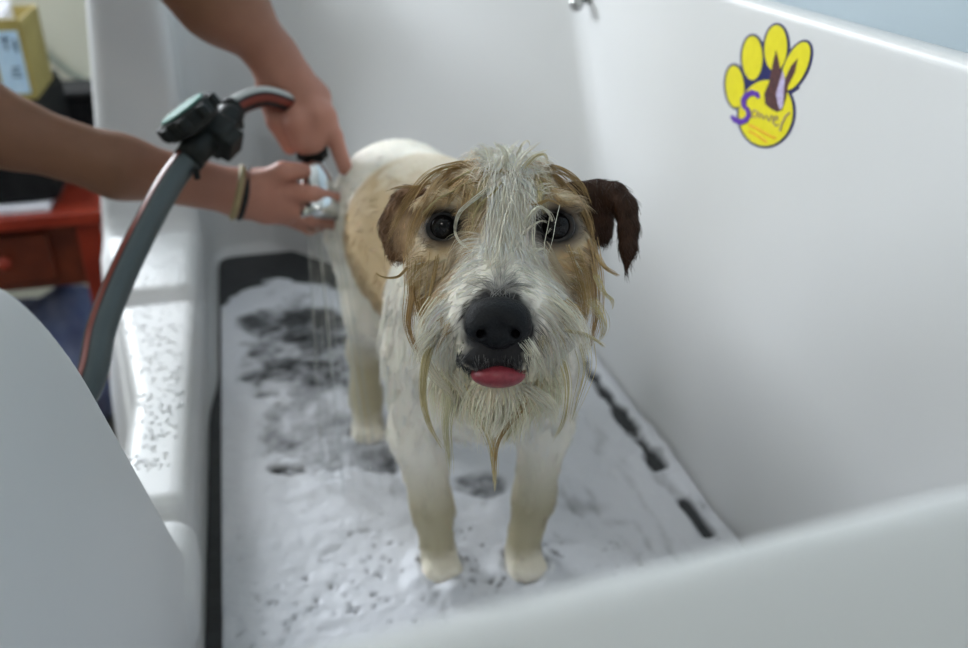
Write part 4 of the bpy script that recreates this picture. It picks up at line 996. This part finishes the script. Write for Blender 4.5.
for a in [
    ([(505, 190), (500, 166), (508, 150), (519, 139)], 8, 8, W1, 3), ([(512, 185), (519, 160), (533, 147), (540, 142)], 6, 6, W1, 3), ([(500, 182), (520, 168), (536, 155), (550, 149)], 6, 6, W1, 4),
    ([(498, 176), (490, 158), (486, 148), (478, 142)], 6, 5, W1, 3), ([(515, 160), (521, 146), (528, 141), (531, 150)], 4, 4, W1, 3), ([(508, 170), (505, 152), (497, 145), (492, 140)], 5, 5, W1, 3), ([(520, 175), (534, 158), (545, 155), (548, 166)], 5, 5, Y1, 3),
    ([(512, 168), (506, 195), (502, 222), (498, 245)], 20, 16, W1, 3), ([(520, 168), (518, 195), (520, 222), (522, 246)], 18, 14, W1, 3), ([(505, 215), (498, 240), (494, 262), (486, 270)], 22, 16, W1, 3), ([(522, 215), (524, 240), (530, 258), (540, 266)], 22, 14, W1, 3),
    ([(500, 180), (476, 198), (460, 212), (455, 230), (461, 243), (474, 251)], 4, 9, W1, 8), ([(508, 176), (495, 192), (481, 204), (474, 218), (472, 230)], 4, 6, Y1, 5), ([(490, 170), (478, 182), (455, 188), (438, 186)], 4, 5, Y2, 4),
    ([(522, 236), (530, 216), (540, 207), (550, 213), (553, 224), (547, 234)], 4, 9, W1, 8), ([(518, 246), (526, 230), (540, 221), (549, 223)], 4, 7, W1, 6), ([(525, 262), (538, 250), (546, 251), (544, 264)], 5, 7, W1, 4), ([(535, 178), (541, 195), (548, 190), (546, 172)], 3, 4, Y1, 4),
    ([(480, 166), (450, 174), (430, 196), (412, 230), (404, 270)], 16, 26, T1, 3), ([(470, 163), (440, 170), (420, 186), (400, 214), (388, 244)], 8, 12, Y2, 8), ([(466, 178), (446, 192), (430, 208), (418, 236)], 10, 14, Y2, 3), ([(448, 176), (424, 186), (400, 187), (383, 192)], 5, 7, T1, 5),
    ([(478, 172), (462, 182), (450, 196), (445, 208)], 14, 18, T1, 3), ([(530, 170), (552, 176), (572, 194), (588, 222), (594, 250)], 16, 28, T1, 3), ([(536, 166), (560, 170), (580, 184), (592, 205)], 10, 16, Y2, 3), ([(528, 178), (545, 186), (560, 200), (575, 206)], 10, 14, T1, 3), ([(524, 190), (532, 205), (548, 200), (566, 208)], 6, 8, Y2, 4),
    ([(499, 300), (494, 292), (487, 284), (482, 280)], 12, 6, GREYW * 1.3, .5), ([(499, 300), (500, 288), (499, 278), (501, 271)], 12, 7, GREYW * 1.3, .5), ([(499, 300), (506, 291), (513, 284), (518, 281)], 12, 6, GREYW * 1.3, .5),
    ([(524, 340), (534, 354), (542, 368), (548, 378)], 12, 16, W1, 2), ([(530, 350), (530, 362), (536, 376)], 9, 14, W1, 2), ([(462, 345), (456, 358), (452, 372)], 10, 14, W1, 2), ([(466, 372), (464, 384), (468, 396)], 8, 12, W1, 2), ([(482, 388), (482, 400), (486, 412)], 14, 16, W1, 2), ([(508, 388), (510, 400), (506, 414)], 14, 16, W1, 2),
    ([(486, 172), (478, 190), (474, 208), (470, 222)], 12, 16, Y1, 3), ([(534, 172), (540, 188), (540, 202), (545, 214)], 10, 14, Y1, 3), ([(470, 185), (466, 200), (462, 212), (452, 214)], 10, 10, T1, 3), ([(492, 168), (470, 172), (446, 186), (428, 206)], 5, 7, Y1, 7), ([(478, 176), (452, 192), (436, 200), (415, 222)], 4, 6, Y1, 8),
    ([(462, 240), (452, 256), (446, 272), (430, 284)], 10, 12, PALE, 2), ([(545, 244), (556, 262), (566, 280), (576, 296)], 10, 12, PALE, 2), ([(412, 252), (412, 290), (408, 322), (414, 346), (427, 362)], 9, 18, T1, 4), ([(424, 262), (420, 292), (424, 320), (432, 345)], 14, 18, Y2, 3), ([(440, 258), (434, 288), (428, 316), (430, 338)], 14, 16, Y2, 2), ([(408, 268), (398, 277), (384, 277), (374, 272)], 4, 6, Y2, 4),
    ([(586, 240), (594, 275), (597, 305), (594, 330), (588, 352)], 9, 18, T1, 4), ([(572, 250), (582, 280), (586, 305), (584, 330)], 14, 18, Y2, 3), ([(598, 256), (606, 268), (616, 274), (620, 276)], 5, 7, Y2, 3), ([(596, 275), (604, 292), (612, 300), (612, 310)], 6, 7, Y1, 3), ([(592, 300), (602, 316), (604, 330), (600, 342)], 8, 9, Y1, 3),
    ([(434, 340), (426, 362), (423, 395), (429, 424), (445, 452)], 6, 16, Y1, 4), ([(446, 372), (450, 398), (446, 425), (449, 455), (451, 476)], 9, 16, V(*sc(205, 200, 165)), 3), ([(468, 388), (478, 415), (490, 440), (494, 465), (495, 492)], 9, 18, Y1, 5), ([(528, 384), (522, 408), (506, 428), (496, 448), (494, 490)], 7, 18, Y2, 7), ([(538, 378), (532, 400), (516, 425), (500, 450)], 8, 10, Y1, 4),
    ([(560, 352), (568, 384), (564, 420), (550, 446)], 6, 6, Y1, 4), ([(582, 345), (586, 370), (578, 400), (570, 425)], 8, 6, Y1, 3), ([(420, 350), (436, 378), (448, 392), (456, 404)], 10, 14, W1, 3), ([(455, 370), (470, 392), (474, 410), (470, 425)], 14, 18, W1, 3), ([(520, 385), (540, 398), (552, 410), (556, 425)], 16, 20, W1, 3), ([(498, 395), (500, 412), (496, 428), (490, 440)], 18, 20, W1, 3),
    ([(560, 330), (582, 334), (596, 340), (606, 348)], 8, 9, Y1, 4), ([(440, 330), (425, 342), (416, 356), (412, 372)], 12, 14, W1, 3), ([(550, 300), (572, 318), (584, 340), (590, 362)], 18, 24, W1, 3), ([(448, 300), (432, 318), (424, 338), (422, 356)], 16, 20, W1, 3)]:
    lock(a[0], a[1], a[2], a[3], a[4])
# loose hairs everywhere on crown, cheeks and chin
for k in range(300):
    an = rng.uniform(0, 6.28); u0, v0 = 500 + 78 * math.cos(an), 262 + 98 * math.sin(an)
    if surf(u0 * .9 + 50, v0 * .9 + 26, 9) > 1 or np.hypot((u0 * .9 + 50 - 496) / 45, (v0 * .9 - 329) / 60) < 1: continue
    u0, v0 = u0 * .9 + 50, v0 * .9 + 26; ln = rng.uniform(12, 34); a2 = an + rng.uniform(-.9, .9); dx, dy = math.cos(a2), math.sin(a2) * .7 + .45
    ex_, ey_ = u0 + dx * ln * .8, v0 + dy * ln + 3
    if min(np.hypot(a_ - eu, b_ - 227) for eu in (443, 556) for a_, b_ in ((u0, v0), (ex_, ey_), ((u0 + ex_) / 2, (v0 + ey_) / 2))) < 27: continue
    cA = (T1, Y1, W1, Y2)[rng.integers(4)] if v0 < 330 else (Y1, W1)[rng.integers(2)]
    lock([(u0, v0), (u0 + dx * ln * .5, v0 + dy * ln * .4), (u0 + dx * ln * .8, v0 + dy * ln + 3)], 5, 2, cA, 3, .00020)
strand_mesh('wet_locks', np.array(LR), np.array(LRad), np.array(LC), fur_m, dog, kind='stuff')

# ================================================================== CAMERA
cd = bpy.data.cameras.new('camera'); cam = bpy.data.objects.new('camera', cd); COL.objects.link(cam)
cd.sensor_width = 23.6; cd.lens = FPX / 968 * 23.6; cd.clip_start = .005; cd.clip_end = 50
cam.matrix_world = Matrix(((RT[0], UP[0], -FW[0], CAM[0]), (RT[1], UP[1], -FW[1], CAM[1]), (RT[2], UP[2], -FW[2], CAM[2]), (0, 0, 0, 1)))
cd.dof.use_dof = True; cd.dof.focus_distance = .505; cd.dof.aperture_fstop = 3.4; cd.dof.aperture_blades = 7
SC.camera = cam
SC.view_settings.view_transform = 'Standard'; SC.view_settings.look = 'None'; SC.view_settings.gamma = 1
SC.view_settings.use_curve_mapping = False; SC.view_settings.exposure = EXPO
